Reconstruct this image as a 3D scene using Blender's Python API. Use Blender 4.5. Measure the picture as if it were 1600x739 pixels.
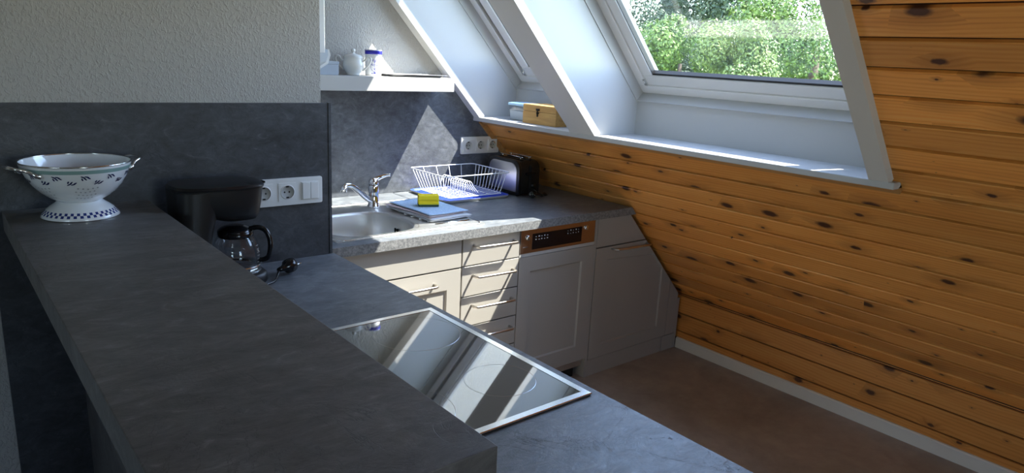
import bpy, bmesh, math, random
from mathutils import Vector, Matrix, noise as mnoise
random.seed(7)
PI = math.pi
S = bpy.context.scene
for o in list(bpy.data.objects): bpy.data.objects.remove(o)
COL = S.collection

# ------------------------------------------------------------------ camera
YAW, PITCH, ROLL, FPX, CZ = 0.7042, 0.2457, -0.0529, 1111.3, 1.4858
fw = Vector((math.sin(YAW)*math.cos(PITCH), math.cos(YAW)*math.cos(PITCH), -math.sin(PITCH)))
r0 = Vector((math.cos(YAW), -math.sin(YAW), 0)); d0 = fw.cross(r0)
rr = math.cos(ROLL)*r0 + math.sin(ROLL)*d0
dd = -math.sin(ROLL)*r0 + math.cos(ROLL)*d0
cd = bpy.data.cameras.new('camera'); cam = bpy.data.objects.new('camera', cd); COL.objects.link(cam)
cd.sensor_width = 36; cd.lens = 36*FPX/1600; cd.clip_start = 0.02; cd.clip_end = 300
cm = Matrix((( rr[0], -dd[0], -fw[0], 0), (rr[1], -dd[1], -fw[1], 0), (rr[2], -dd[2], -fw[2], CZ), (0, 0, 0, 1)))
cam.matrix_world = cm
S.camera = cam

# ------------------------------------------------------------------ light
SUN_DIR = Vector((-0.58, 0.33, -1.0)).normalized()
SUN_STRENGTH = 21
SKY_STRENGTH = 1.65
EXPOSURE = 0.26
sl = bpy.data.lights.new('sun', 'SUN'); sl.energy = SUN_STRENGTH; sl.angle = 0.0093; sl.color = (1.0, 0.95, 0.87)
so = bpy.data.objects.new('sun', sl); COL.objects.link(so)
so.rotation_euler = SUN_DIR.to_track_quat('-Z', 'Y').to_euler(); so.location = (8, -4, 12)
W = bpy.data.worlds.new('sky'); S.world = W; W.use_nodes = True
nt = W.node_tree; nt.nodes.clear()
wo = nt.nodes.new('ShaderNodeOutputWorld'); bg = nt.nodes.new('ShaderNodeBackground')
sky = nt.nodes.new('ShaderNodeTexSky'); sky.sky_type = 'NISHITA'; sky.sun_disc = False
sky.dust_density = 0.15; sky.ozone_density = 1.6; sky.air_density = 0.9
hs = nt.nodes.new('ShaderNodeHueSaturation'); hs.inputs['Saturation'].default_value = 0.86
sky.sun_elevation = math.radians(56); sky.sun_rotation = math.atan2(-SUN_DIR.x, -SUN_DIR.y)
tc = nt.nodes.new('ShaderNodeTexCoord'); nz = nt.nodes.new('ShaderNodeTexNoise')
nz.inputs['Scale'].default_value = 2.6; nz.inputs['Detail'].default_value = 7; nz.inputs['Distortion'].default_value = 0.5
cr = nt.nodes.new('ShaderNodeValToRGB'); cr.color_ramp.elements[0].position = 0.66; cr.color_ramp.elements[1].position = 0.95
mx = nt.nodes.new('ShaderNodeMix'); mx.data_type = 'RGBA'; mx.inputs[7].default_value = (2.6, 2.75, 3.0, 1)
nt.links.new(tc.outputs['Generated'], nz.inputs['Vector']); nt.links.new(nz.outputs['Fac'], cr.inputs['Fac'])
nt.links.new(cr.outputs['Color'], mx.inputs[0]); nt.links.new(sky.outputs[0], hs.inputs['Color']); nt.links.new(hs.outputs[0], mx.inputs[6])
nt.links.new(mx.outputs[2], bg.inputs['Color']); bg.inputs['Strength'].default_value = SKY_STRENGTH
nt.links.new(bg.outputs[0], wo.inputs[0])
S.view_settings.view_transform = 'Standard'; S.view_settings.look = 'None'
S.view_settings.gamma = 1.0; S.view_settings.use_curve_mapping = False; S.view_settings.exposure = EXPOSURE

# ------------------------------------------------------------------ key dimensions (metres, camera stands at x=y=0)
TH = 1.0587; TL = math.hypot(1, TH)
XS, ZS = 2.2234, 1.186            # where the sloping ceiling meets the window sill
XK = 3.0731; ZK = ZS-(XK-XS)*TH   # knee wall
YB = 2.955                        # back of the niche
YA = 2.125; XA = 0.989            # face and end of the chimney wall
ZW = 0.828; ZWB = 0.792           # worktop
ZC = 2.42                         # ceiling
def sx(z): return XS+(ZS-z)/TH
SM = Matrix(((0, -1/TL, TH/TL, XS), (1, 0, 0, 0), (0, TH/TL, 1/TL, ZS), (0, 0, 0, 1)))   # slope frame: x along y, y up the slope, z outward

# ------------------------------------------------------------------ materials
MATS = {}
def mat(name, color=(.8,.8,.8), rough=.5, metal=0.0, spec=.5, coat=0.0, trans=0.0, alpha=1.0):
    m = bpy.data.materials.new(name); m.use_nodes = True
    b = m.node_tree.nodes['Principled BSDF']
    b.inputs['Base Color'].default_value = (*color, 1); b.inputs['Roughness'].default_value = rough
    b.inputs['Metallic'].default_value = metal; b.inputs['Specular IOR Level'].default_value = spec
    b.inputs['Coat Weight'].default_value = coat; b.inputs['Transmission Weight'].default_value = trans
    b.inputs['Alpha'].default_value = alpha
    MATS[name] = m; return m
class N:
    """tiny node-graph helper"""
    def __init__(s, m): s.t = m.node_tree; s.b = s.t.nodes.get('Principled BSDF')
    def n(s, typ, **k):
        x = s.t.nodes.new(typ)
        for a, v in k.items(): setattr(x, a, v)
        return x
    def l(s, a, b): s.t.links.new(a, b)
    def val(s, sock, v):
        if hasattr(v, 'is_output') or isinstance(v, bpy.types.NodeSocket): s.l(v, sock)
        else: sock.default_value = v
    def math(s, op, a, b=0.0, c=0.0, clamp=False):
        x = s.n('ShaderNodeMath', operation=op); x.use_clamp = clamp
        s.val(x.inputs[0], a); s.val(x.inputs[1], b)
        if op in ('MULTIPLY_ADD', 'SMOOTH_MIN', 'COMPARE'): s.val(x.inputs[2], c)
        return x.outputs[0]
    def obj(s): return s.n('ShaderNodeTexCoord').outputs['Object']
    def mapping(s, v, scale=(1,1,1), loc=(0,0,0), rot=(0,0,0)):
        x = s.n('ShaderNodeMapping'); s.l(v, x.inputs[0])
        x.inputs['Scale'].default_value = scale; x.inputs['Location'].default_value = loc; x.inputs['Rotation'].default_value = rot
        return x.outputs[0]
    def noise(s, v, scale=5, detail=4, rough=.5, dist=0.0):
        x = s.n('ShaderNodeTexNoise'); s.l(v, x.inputs['Vector'])
        x.inputs['Scale'].default_value = scale; x.inputs['Detail'].default_value = detail
        x.inputs['Roughness'].default_value = rough; x.inputs['Distortion'].default_value = dist
        return x.outputs['Fac']
    def ramp(s, f, stops):
        x = s.n('ShaderNodeValToRGB'); s.l(f, x.inputs['Fac']); e = x.color_ramp.elements
        while len(e) < len(stops): e.new(.5)
        for i, (p, c) in enumerate(stops):
            e[i].position = p; e[i].color = (*c, 1) if len(c) == 3 else c
        return x.outputs['Color']
    def mix(s, f, a, b, blend='MIX'):
        x = s.n('ShaderNodeMix', data_type='RGBA', blend_type=blend)
        s.val(x.inputs[0], f); 
        for k, v in ((6, a), (7, b)):
            if isinstance(v, tuple): x.inputs[k].default_value = (*v, 1)
            else: s.l(v, x.inputs[k])
        return x.outputs[2]
    def bump(s, h, strength=.3, dist=.01):
        x = s.n('ShaderNodeBump'); s.l(h, x.inputs['Height'])
        x.inputs['Strength'].default_value = strength; x.inputs['Distance'].default_value = dist
        s.l(x.outputs[0], s.b.inputs['Normal'])
    def color(s, c): s.l(c, s.b.inputs['Base Color'])
    def rough(s, c): s.l(c, s.b.inputs['Roughness'])

def g(v): return (v, v, v)
# plaster with a coarse rubbed grain
for nm_, c_ in (('plaster', (.47,.455,.425)), ('plaster_niche_dimmed', (.43,.425,.405))):  # niche copy is the same plaster, darkened to hold back the sun on it
  m = mat(nm_, c_, .9); q = N(m); o = q.obj()
  a1 = q.noise(q.mapping(o, (1.0, 1.0, .66)), 135, 3, .55, .6); a2 = q.noise(o, 42, 3, .6)
  h = q.math('ADD', q.ramp(a1, [(.47, g(0)), (.66, g(1))]), q.math('MULTIPLY', a2, .5))
  q.bump(h, .75, .003)
# slate laminate
def slate(name, dark, light, vein, sc=1.0, rough=.42):
    m = mat(name, dark, rough); q = N(m); o = q.obj()
    v = q.mapping(o, (2.2*sc, 3.4*sc, 2.8*sc), (0.3, 1.7, 0.4), (0, 0, .35))
    n1 = q.noise(v, 1.5, 8, .62, 1.1); n2 = q.noise(v, 8, 8, .74, 1.2)
    n5 = q.noise(q.mapping(o, (8*sc, 17*sc, 13*sc), (1, 2, 3), (0, 0, .55)), 1.6, 8, .70, 1.3)
    f = q.math('ADD', q.math('ADD', q.math('MULTIPLY', n1, .32), q.math('MULTIPLY', n2, .34)), q.math('MULTIPLY', n5, .34))
    base = q.ramp(f, [(.38, tuple(c*.72 for c in dark)), (.50, tuple((c+e)/2 for c, e in zip(dark, light))), (.62, tuple(c*1.25 for c in light))])
    n3 = q.noise(q.mapping(o, (1.2*sc, 2.6*sc, 2.0*sc), (4, 2, 1), (0, 0, .5)), 3.1, 8, .66, 1.9)
    ve = q.ramp(q.math('ABSOLUTE', q.math('SUBTRACT', n3, .5)), [(0, g(1)), (.009, g(0))])
    msk = q.ramp(q.noise(o, 5.5, 3, .6), [(.50, g(0)), (.62, g(1))])
    fl = q.ramp(n5, [(.60, g(0)), (.70, g(1))])
    fv = q.math('MAXIMUM', q.math('MULTIPLY', q.math('MULTIPLY', ve, msk), .34), q.math('MULTIPLY', fl, .40))
    n4 = q.noise(q.mapping(o, (2*sc, 1.3*sc, 1.7*sc), (9, 5, 2), (0, 0, -.6)), 2.6, 8, .62, 1.6)
    dk = q.math('MULTIPLY', q.ramp(q.math('ABSOLUTE', q.math('SUBTRACT', n4, .5)), [(0, g(1)), (.007, g(0))]), q.ramp(q.noise(o, 4.1, 2), [(.48, g(0)), (.6, g(1))]))
    col = q.mix(fv, base, vein); col = q.mix(q.math('MULTIPLY', dk, .6), col, tuple(c*.35 for c in dark))
    q.color(col)
    q.rough(q.ramp(n2, [(.3, g(rough-.07)), (.7, g(rough+.12))]))
    q.bump(q.math('SUBTRACT', q.math('ADD', n5, q.math('MULTIPLY', n2, .8)), q.math('MULTIPLY', dk, .5)), .26, .004)
    return m
slate('slate_bar', (.098,.092,.088), (.160,.152,.146), (.30,.29,.285))
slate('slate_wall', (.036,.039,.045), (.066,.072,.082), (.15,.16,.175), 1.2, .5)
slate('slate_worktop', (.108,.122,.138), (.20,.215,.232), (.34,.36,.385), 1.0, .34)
slate('slate_niche_lit', (.078,.086,.100), (.138,.150,.168), (.26,.27,.29), 1.2, .5)  # same slate as the wall panel, stronger niche daylight put into its colour
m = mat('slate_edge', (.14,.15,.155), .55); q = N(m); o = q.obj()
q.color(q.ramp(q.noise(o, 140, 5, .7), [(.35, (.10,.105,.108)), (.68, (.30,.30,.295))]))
# floor vinyl
m = mat('floor_vinyl', (.2,.14,.11), .45); q = N(m); o = q.obj()
f = q.math('ADD', q.math('MULTIPLY', q.noise(o, 2.3, 6, .6, 1.0), .65), q.math('MULTIPLY', q.noise(o, 15, 5, .7), .35))
q.color(q.ramp(f, [(.36, (.27,.22,.18)), (.64, (.42,.35,.29))])); q.bump(q.noise(o, 40, 3), .06, .002)
# knotty pine, planks run along local x, pitch along local y
PITCHP, PORI = .0977, .037
def pine(name, pitch, ori, tint=1.0, knot=1.0):
    m = mat(name, (.55,.28,.09), .38); q = N(m); o = q.obj()
    sp = q.n('ShaderNodeSeparateXYZ'); q.l(o, sp.inputs[0])
    u, v = sp.outputs[0], sp.outputs[1]
    pid = q.math('FLOOR', q.math('DIVIDE', q.math('SUBTRACT', v, ori), pitch))
    wn = q.n('ShaderNodeTexWhiteNoise', noise_dimensions='1D'); q.l(pid, wn.inputs['W'])
    rnd = wn.outputs['Value']
    uu = q.math('ADD', u, q.math('MULTIPLY', rnd, 17.3)); vv = q.math('ADD', v, q.math('MULTIPLY', rnd, 3.1))
    def comb(a, b, c=0.0):
        x = q.n('ShaderNodeCombineXYZ'); q.val(x.inputs[0], a); q.val(x.inputs[1], b); q.val(x.inputs[2], c); return x.outputs[0]
    # knots
    kv = comb(q.math('MULTIPLY', uu, 4.8), q.math('MULTIPLY', vv, 9.0))
    vo = q.n('ShaderNodeTexVoronoi', voronoi_dimensions='2D', feature='F1'); q.l(kv, vo.inputs['Vector']); vo.inputs['Scale'].default_value = 1.0
    vo.inputs['Randomness'].default_value = 1.0
    cs = q.n('ShaderNodeSeparateColor'); q.l(vo.outputs['Color'], cs.inputs[0])
    rad = q.math('MULTIPLY', q.math('POWER', cs.outputs[0], 1.9), .19*knot)
    wob = q.math('MULTIPLY', q.math('SUBTRACT', q.noise(o, 70, 2), .5), .06)
    kd = q.math('ADD', vo.outputs['Distance'], wob)
    core = q.math('SUBTRACT', 1.0, q.math('DIVIDE', kd, q.math('ADD', rad, .004)), clamp=True)
    core = q.ramp(core, [(.0, g(0)), (.45, g(1))])
    halo = q.math('SUBTRACT', 1.0, q.math('DIVIDE', kd, q.math('ADD', q.math('MULTIPLY', rad, 3.4), .02)), clamp=True)
    # rings bending round the knots
    warp = q.math('MULTIPLY', halo, .022)
    lowf = q.math('MULTIPLY', q.math('SUBTRACT', q.noise(comb(q.math('MULTIPLY', uu, .9), q.math('MULTIPLY', vv, 5)), 1.0, 3, .5), .5), .075)
    vr = q.math('ADD', q.math('ADD', vv, warp), lowf)
    ring = q.math('MULTIPLY_ADD', q.math('SINE', q.math('MULTIPLY', vr, 430.0)), .5, .5)
    ring = q.math('POWER', ring, 1.8)
    fib = q.noise(comb(q.math('MULTIPLY', uu, 5), q.math('MULTIPLY', vr, 190)), 1.0, 4, .65)
    big = q.noise(comb(q.math('MULTIPLY', uu, 1.1), q.math('MULTIPLY', vv, 14)), 1.0, 4, .6)
    f = q.math('ADD', q.math('ADD', q.math('MULTIPLY', ring, .12), q.math('MULTIPLY', fib, .40)), q.math('MULTIPLY', big, .48))
    t = tint
    base = q.ramp(f, [(.28, (.95*t,.46*t,.130*t)), (.50, (.86*t,.345*t,.072*t)), (.74, (.62*t,.205*t,.034*t))])
    br = q.math('MULTIPLY_ADD', rnd, .40, .82)
    bm = q.n('ShaderNodeMix', data_type='RGBA', blend_type='MULTIPLY'); bm.inputs[0].default_value = 1
    q.l(base, bm.inputs[6]); cc = q.n('ShaderNodeCombineColor'); [q.l(br, cc.inputs[i]) for i in range(3)]; q.l(cc.outputs[0], bm.inputs[7])
    col = q.mix(q.math('MULTIPLY', halo, .50), bm.outputs[2], (.24*t,.085*t,.02*t))
    col = q.mix(core, col, (.085,.030,.014))
    q.color(col); q.bump(q.math('SUBTRACT', fib, q.math('MULTIPLY', core, .6)), .10, .002)
    q.b.inputs['Coat Weight'].default_value = .25; q.b.inputs['Coat Roughness'].default_value = .25
    return m
pine('pine', PITCHP, PORI)
pine('pine_knee', .100, .293)
mat('pine_gap', (.05,.016,.006), .7)
m = mat('pine_batten', (.46,.22,.07), .45); q = N(m); o = q.obj()
q.color(q.ramp(q.noise(q.mapping(o, (3, 60, 60)), 1, 4, .6), [(.3, (.52,.27,.095)), (.7, (.36,.165,.05))]))
m = mat('box_wood', (.62,.38,.14), .5); q = N(m); o = q.obj()
q.color(q.ramp(q.noise(q.mapping(o, (30, 5, 60)), 1.5, 5, .6, .5), [(.3, (.70,.42,.14)), (.7, (.50,.26,.075))]))
mat('white_paint', (.47,.47,.465), .42); mat('white_lacquer', (.50,.495,.475), .4)
mat('board_paint', (.62,.61,.585), .5)
mat('window_white', (.66,.66,.66), .3)
mat('rubber_black', (.012,.012,.013), .5)
mat('ceiling_white', (.72,.71,.68), .8)
mat('baseboard_white', (.78,.745,.66), .5)
m = mat('cabinet_grey', (.37,.348,.31), .48)
m2 = mat('gap_dark', (.006,.006,.006), .9)
mat('edge_light', (.50,.485,.45), .5)
m = mat('steel', (.64,.63,.60), .28, 1.0); q = N(m); o = q.obj()
q.rough(q.ramp(q.noise(q.mapping(o, (4, 220, 220)), 1.0, 3, .6), [(.3, g(.36)), (.7, g(.5))]))
mat('steel_bright', (.78,.78,.77), .16, 1.0); mat('nickel', (.72,.68,.62), .28, 1.0); mat('chrome', (.88,.88,.9), .06, 1.0)
mat('panel_steel_reflection', (.56,.48,.44), .26, 1.0)  # brownish tint paints the pine wall's reflection into plain steel
mat('hob_glass', (.018,.018,.020), .03, 0, .9, 1.0); mat('hob_mark', (.50,.50,.52), .2, 1.0)
mat('display_black', (.006,.006,.008), .12); mat('mark_white', (.75,.75,.75), .5)
mat('enamel', (.80,.82,.84), .12, 0, .6, .5); mat('enamel_blue', (.025,.045,.20), .2); mat('enamel_green', (.24,.38,.36), .25)
mat('enamel_hole', (.36,.38,.40), .5); mat('enamel_navy', (.018,.022,.09), .25)
mat('black_plastic', (.008,.008,.009), .28); mat('black_matte', (.007,.007,.007), .42); mat('black_gloss', (.008,.008,.009), .14)
mat('socket_white', (.80,.81,.80), .32); mat('socket_cream', (.74,.72,.66), .35); mat('socket_recess_shade', (.40,.40,.385), .5); mat('recess_cream_shade', (.42,.40,.33), .5)  # recess colours are the same plastic with the recess shade painted in
mat('wire_white', (.82,.84,.88), .3); mat('tray_blue', (.035,.085,.58), .4); mat('tray_rim', (.52,.52,.52), .4)
mat('porcelain', (.80,.82,.80), .12, 0, .6, .4); mat('porcelain_white', (.86,.87,.88), .12, 0, .6, .4)
mat('print_blue', (.045,.06,.42), .3); mat('lid_blue', (.02,.02,.40), .3)
mat('tray_dark', (.07,.07,.075), .35); mat('box_blue_grey', (.42,.48,.56), .5)
mat('sponge_yellow', (.95,.74,.02), .9); mat('sponge_green', (.05,.10,.05), .9)
m = MATS['sponge_yellow']; q = N(m); q.bump(q.noise(q.obj(), 300, 3), .5, .002)
m = mat('cloth_blue', (.22,.40,.68), .95); q = N(m); ck = q.n('ShaderNodeTexVoronoi'); q.l(q.obj(), ck.inputs['Vector']); ck.inputs['Scale'].default_value = 220
q.color(q.ramp(ck.outputs['Distance'], [(.2, (.30,.47,.72)), (.6, (.50,.66,.86))])); q.bump(ck.outputs['Distance'], .5, .001)
mat('cloth_white', (.68,.70,.74), .95); mat('cloth_pink', (.62,.50,.50), .95)
mat('tub_lid', (.40,.62,.86), .25); mat('iron_dark', (.03,.028,.03), .4, .6)
mat('silver_brushed', (.66,.65,.66), .33, 1.0)
mat('facade', (.55,.53,.50), .8); mat('roof_tile', (.16,.15,.15), .7); mat('grass', (.10,.17,.04), .9); mat('bark', (.12,.085,.06), .9)
mat('alu_grey', (.20,.21,.22), .5, .3)
def thin_glass(name, tint=(1,1,1), refl=.08, gl_rough=0.0):
    m = bpy.data.materials.new(name); m.use_nodes = True; t = m.node_tree; t.nodes.clear()
    o = t.nodes.new('ShaderNodeOutputMaterial'); mxs = t.nodes.new('ShaderNodeMixShader')
    tr = t.nodes.new('ShaderNodeBsdfTransparent'); gl = t.nodes.new('ShaderNodeBsdfGlossy'); ge = t.nodes.new('ShaderNodeNewGeometry')
    tr.inputs[0].default_value = (*tint, 1); gl.inputs['Roughness'].default_value = gl_rough
    def mth(op, a, b, c=None):
        x = t.nodes.new('ShaderNodeMath'); x.operation = op
        for i, v in enumerate((a, b, c)):
            if v is None: continue
            if isinstance(v, bpy.types.NodeSocket): t.links.new(v, x.inputs[i])
            else: x.inputs[i].default_value = v
        return x.outputs[0]
    dp = t.nodes.new('ShaderNodeVectorMath'); dp.operation = 'DOT_PRODUCT'
    t.links.new(ge.outputs['Normal'], dp.inputs[0]); t.links.new(ge.outputs['Incoming'], dp.inputs[1])
    fr = mth('MULTIPLY_ADD', mth('POWER', mth('SUBTRACT', 1.0, mth('ABSOLUTE', dp.outputs['Value'], 0)), 5.0), 1.0-refl, refl)
    t.links.new(fr, mxs.inputs[0])
    t.links.new(tr.outputs[0], mxs.inputs[1]); t.links.new(gl.outputs[0], mxs.inputs[2]); t.links.new(mxs.outputs[0], o.inputs[0])
    MATS[name] = m
thin_glass('pane', (.96,.975,.97), .07); thin_glass('carafe_glass', (.95,.96,.97), .07)
thin_glass('tub_plastic', (.86,.90,.93), .10, .15)
def leafmat(name, c1, c2):
    m = mat(name, c1, .6); q = N(m); o = q.obj()
    q.color(q.ramp(q.noise(o, 2.2, 4, .7), [(.35, c1), (.68, c2)]))
    q.b.inputs['Subsurface Weight'].default_value = 0.0
leafmat('leaf_green', (.065,.125,.02), (.17,.25,.04)); leafmat('leaf_light', (.10,.16,.035), (.23,.29,.07))
leafmat('leaf_conifer', (.025,.045,.027), (.055,.08,.045)); leafmat('leaf_dark', (.03,.055,.02), (.07,.105,.04))

# ------------------------------------------------------------------ mesh builder
class MB:
    def __init__(s): s.v = []; s.f = []; s.mi = []; s.sm = []; s.mats = []
    def mid(s, m):
        if m not in s.mats: s.mats.append(m)
        return s.mats.index(m)
    def add(s, verts, faces, m, smooth=False, M=None):
        b = len(s.v); i = s.mid(m)
        for p in verts:
            p = Vector(p); s.v.append(M @ p if M else p)
        for f in faces: s.f.append([b+k for k in f]); s.mi.append(i); s.sm.append(smooth)
        return s
    def box(s, x0, x1, y0, y1, z0, z1, m, M=None, bev=0.0, seg=2):
        if x0 > x1: x0, x1 = x1, x0
        if y0 > y1: y0, y1 = y1, y0
        if z0 > z1: z0, z1 = z1, z0
        if bev <= 0:
            v = [(x0,y0,z0),(x1,y0,z0),(x1,y1,z0),(x0,y1,z0),(x0,y0,z1),(x1,y0,z1),(x1,y1,z1),(x0,y1,z1)]
            return s.add(v, [(0,3,2,1),(4,5,6,7),(0,1,5,4),(1,2,6,5),(2,3,7,6),(3,0,4,7)], m, False, M)
        bm = bmesh.new(); bmesh.ops.create_cube(bm, size=1)
        for q in bm.verts: q.co = Vector(((x0+x1)/2+q.co.x*(x1-x0), (y0+y1)/2+q.co.y*(y1-y0), (z0+z1)/2+q.co.z*(z1-z0)))
        bmesh.ops.bevel(bm, geom=list(bm.edges), offset=min(bev, .49*min(x1-x0, y1-y0, z1-z0)), segments=seg, profile=.5, affect='EDGES')
        return s.frombm(bm, m, True if seg > 2 else False, M)
    def frombm(s, bm, m, smooth=False, M=None):
        bm.verts.index_update(); s.add([v.co.copy() for v in bm.verts], [[v.index for v in f.verts] for f in bm.faces], m, smooth, M); bm.free(); return s
    def prism(s, poly, d0, d1, m, axis='y', M=None, bev=0.0, seg=2):
        """polygon in the plane across axis, extruded from d0 to d1"""
        def P(a, b, d): return {'y': (a, d, b), 'z': (a, b, d), 'x': (d, a, b)}[axis]
        n = len(poly); bm = bmesh.new()
        A = [bm.verts.new(P(a, b, d0)) for a, b in poly]; B = [bm.verts.new(P(a, b, d1)) for a, b in poly]
        bm.faces.new(A); bm.faces.new(B[::-1])
        for i in range(n): bm.faces.new((A[i], B[i], B[(i+1) % n], A[(i+1) % n]))
        bmesh.ops.recalc_face_normals(bm, faces=bm.faces)
        if bev: bmesh.ops.bevel(bm, geom=list(bm.edges), offset=bev, segments=seg, profile=.5, affect='EDGES')
        return s.frombm(bm, m, False, M)
    def lathe(s, prof, m, n=48, M=None, smooth=True, sx=1.0, sy=1.0, a0=0, a1=2*PI, matfn=None):
        full = abs(a1-a0-2*PI) < 1e-6; na = n if full else n+1
        v = []
        for r, z in prof:
            for i in range(na):
                a = a0+(a1-a0)*i/n; v.append((r*math.cos(a)*sx, r*math.sin(a)*sy, z))
        if matfn is None:
            f = []
            for j in range(len(prof)-1):
                for i in range(n):
                    k = (i+1) % na if full else i+1
                    f.append((j*na+i, j*na+k, (j+1)*na+k, (j+1)*na+i))
            s.add(v, f, m, smooth, M)
        else:
            b = len(s.v)
            for p in v: p = Vector(p); s.v.append(M @ p if M else p)
            for j in range(len(prof)-1):
                for i in range(n):
                    k = (i+1) % na if full else i+1
                    s.f.append([b+j*na+i, b+j*na+k, b+(j+1)*na+k, b+(j+1)*na+i]); s.mi.append(s.mid(matfn(j, i) or m)); s.sm.append(smooth)
        return s
    def tube(s, pts, r, m, n=8, closed=False, caps=True, M=None, rs=None):
        pts = [Vector(p) for p in pts]; N_ = len(pts); v = []; f = []
        up = None
        for i, p in enumerate(pts):
            if closed: t = pts[(i+1) % N_]-pts[i-1]
            else: t = pts[min(i+1, N_-1)]-pts[max(i-1, 0)]
            t.normalize()
            if up is None:
                up = Vector((0,0,1)) if abs(t.z) < .9 else Vector((1,0,0))
            a = t.cross(up)
            if a.length < 1e-4: a = t.cross(Vector((1,.3,.2)))
            a.normalize(); b = a.cross(t).normalized(); up = b
            R = rs[i] if rs else r
            for k in range(n):
                w = 2*PI*k/n; v.append(p+a*R*math.cos(w)+b*R*math.sin(w))
        L = N_ if closed else N_-1
        for i in range(L):
            j = (i+1) % N_
            for k in range(n):
                l = (k+1) % n; f.append((i*n+k, i*n+l, j*n+l, j*n+k))
        if caps and not closed: f.append(list(range(n))[::-1]); f.append([(N_-1)*n+k for k in range(n)])
        return s.add(v, f, m, True, M)
    def build(s, name, parent=None, loc=None, smooth_angle=None, mw=None):
        me = bpy.data.meshes.new(name); me.from_pydata([tuple(v) for v in s.v], [], s.f)
        for mn in s.mats: me.materials.append(MATS[mn])
        me.polygons.foreach_set('material_index', s.mi); me.polygons.foreach_set('use_smooth', s.sm)
        me.update()
        bm = bmesh.new(); bm.from_mesh(me); bmesh.ops.recalc_face_normals(bm, faces=bm.faces); bm.to_mesh(me); bm.free()
        o = bpy.data.objects.new(name, me); COL.objects.link(o)
        if parent: o.parent = parent
        if mw is not None: o.matrix_world = mw
        if loc is not None: o.location = loc
        if smooth_angle is not None: 
            me.polygons.foreach_set('use_smooth', [True]*len(me.polygons)); me.set_sharp_from_angle(angle=math.radians(smooth_angle))
        return o
def arc(c, r, a0, a1, n, ax=(1,0,0), ay=(0,0,1)):
    c = Vector(c); ax = Vector(ax); ay = Vector(ay)
    return [c+ax*r*math.cos(a0+(a1-a0)*i/n)+ay*r*math.sin(a0+(a1-a0)*i/n) for i in range(n+1)]
def smoothpath(P, n=6):
    P = [Vector(p) for p in P]; out = []
    for i in range(len(P)-1):
        p0 = P[max(i-1,0)]; p1 = P[i]; p2 = P[i+1]; p3 = P[min(i+2,len(P)-1)]
        for k in range(n):
            t = k/n; out.append(.5*((2*p1)+(-p0+p2)*t+(2*p0-5*p1+4*p2-p3)*t*t+(-p0+3*p1-3*p2+p3)*t**3))
    out.append(P[-1]); return out
def rrect(x0, x1, y0, y1, r, n=6):
    out = []
    for cx, cy, a in ((x1-r, y1-r, 0), (x0+r, y1-r, PI/2), (x0+r, y0+r, PI), (x1-r, y0+r, 1.5*PI)):
        for i in range(n+1): out.append((cx+r*math.cos(a+PI/2*i/n), cy+r*math.sin(a+PI/2*i/n)))
    return out
def tag(o, label, cat, group=None):
    o['label'] = label; o['category'] = cat
    if group: o['group'] = group
    return o
def thing(name, label, cat, loc=(0,0,0), rz=0.0, group=None, mw=None):
    o = bpy.data.objects.new(name, None); COL.objects.link(o); o.empty_display_size = .05
    if mw is not None: o.matrix_world = mw
    else: o.location = loc; o.rotation_euler = (0, 0, rz)
    return tag(o, label, cat, group)
def struct(o, label=None):
    o['kind'] = 'structure'
    if label: o['label'] = label
    return o

# ------------------------------------------------------------------ room shell
YF, XL = -2.6, -3.2          # wall behind the camera, far left wall
struct(MB().box(XL-.1, XK+.3, YF-.1, YB+.2, -.12, 0, 'floor_vinyl').build('floor'), 'brown mottled vinyl floor')
struct(MB().box(XL-.1, sx(ZC)+.25, YF-.1, YB+.2, ZC, ZC+.1, 'ceiling_white').build('ceiling'))
wfm = MB(); WFX0, WFX1, WFZ0, WFZ1 = .3, 1.15, .95, 2.15
for (x0, x1, z0, z1) in ((XL-.1, WFX0, 0, ZC), (WFX1, XK+.25, 0, ZC), (WFX0, WFX1, 0, WFZ0), (WFX0, WFX1, WFZ1, ZC)): wfm.box(x0, x1, YF-.1, YF, z0, z1, 'plaster')
struct(wfm.build('wall_front'))
wl = MB()
for (y0, y1, z0, z1) in ((YF, -1.9, 0, ZC), (1.3, YA, 0, ZC), (-.35, 1.3, 0, ZC), (-1.9, -.35, 0, 1.2), (-1.9, -.35, 2.15, ZC)):
    wl.box(XL-.1, XL, y0, y1, z0, z1, 'plaster')
struct(wl.build('wall_left'))
struct(MB().box(XL-.1, XA, YA, YB, 0, ZC, 'plaster').build('wall_back'), 'textured plaster wall above the dark panel')
struct(MB().box(XL-.1, XK+.25, YB, YB+.12, 0, ZC, 'plaster_niche_dimmed').build('wall_niche'), 'white textured wall behind the shelf')

# sloping pine ceiling: planks with real grooves, in the slope frame
OFFP = .014
W1R, W1L, W2R, W2L = .943, 2.095, 2.235, 2.925    # reveals of the two roof windows (y)
STOP = .93                                        # top of reveals (s)
def planks(mb, y0, y1, s0, s1, mname, pitch, ori, gap=.013, dep=.014):
    k0 = math.floor((s0-ori)/pitch)-1; k1 = math.ceil((s1-ori)/pitch)+1
    for k in range(k0, k1):
        a = ori+k*pitch+gap/2; b = ori+(k+1)*pitch-gap/2
        a2, b2 = max(a, s0), min(b, s1)
        if b2-a2 < .004: continue
        c = .002
        mb.prism([(a2, OFFP+dep), (a2, OFFP+c), (a2+c, OFFP), (b2-c, OFFP), (b2, OFFP+c), (b2, OFFP+dep)], y0, y1, mname, 'x')
sl_ = MB(); SK = -(ZS-ZK)*TL/TH
S_TOP = (ZC-ZS)*TL/TH+.05
planks(sl_, YF, YB, SK-.022, -.036, 'pine', PITCHP, PORI)
planks(sl_, YF, .90, -.0365, S_TOP, 'pine', PITCHP, PORI)
planks(sl_, .90, YB, STOP+.02, S_TOP, 'pine', PITCHP, PORI)
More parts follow.
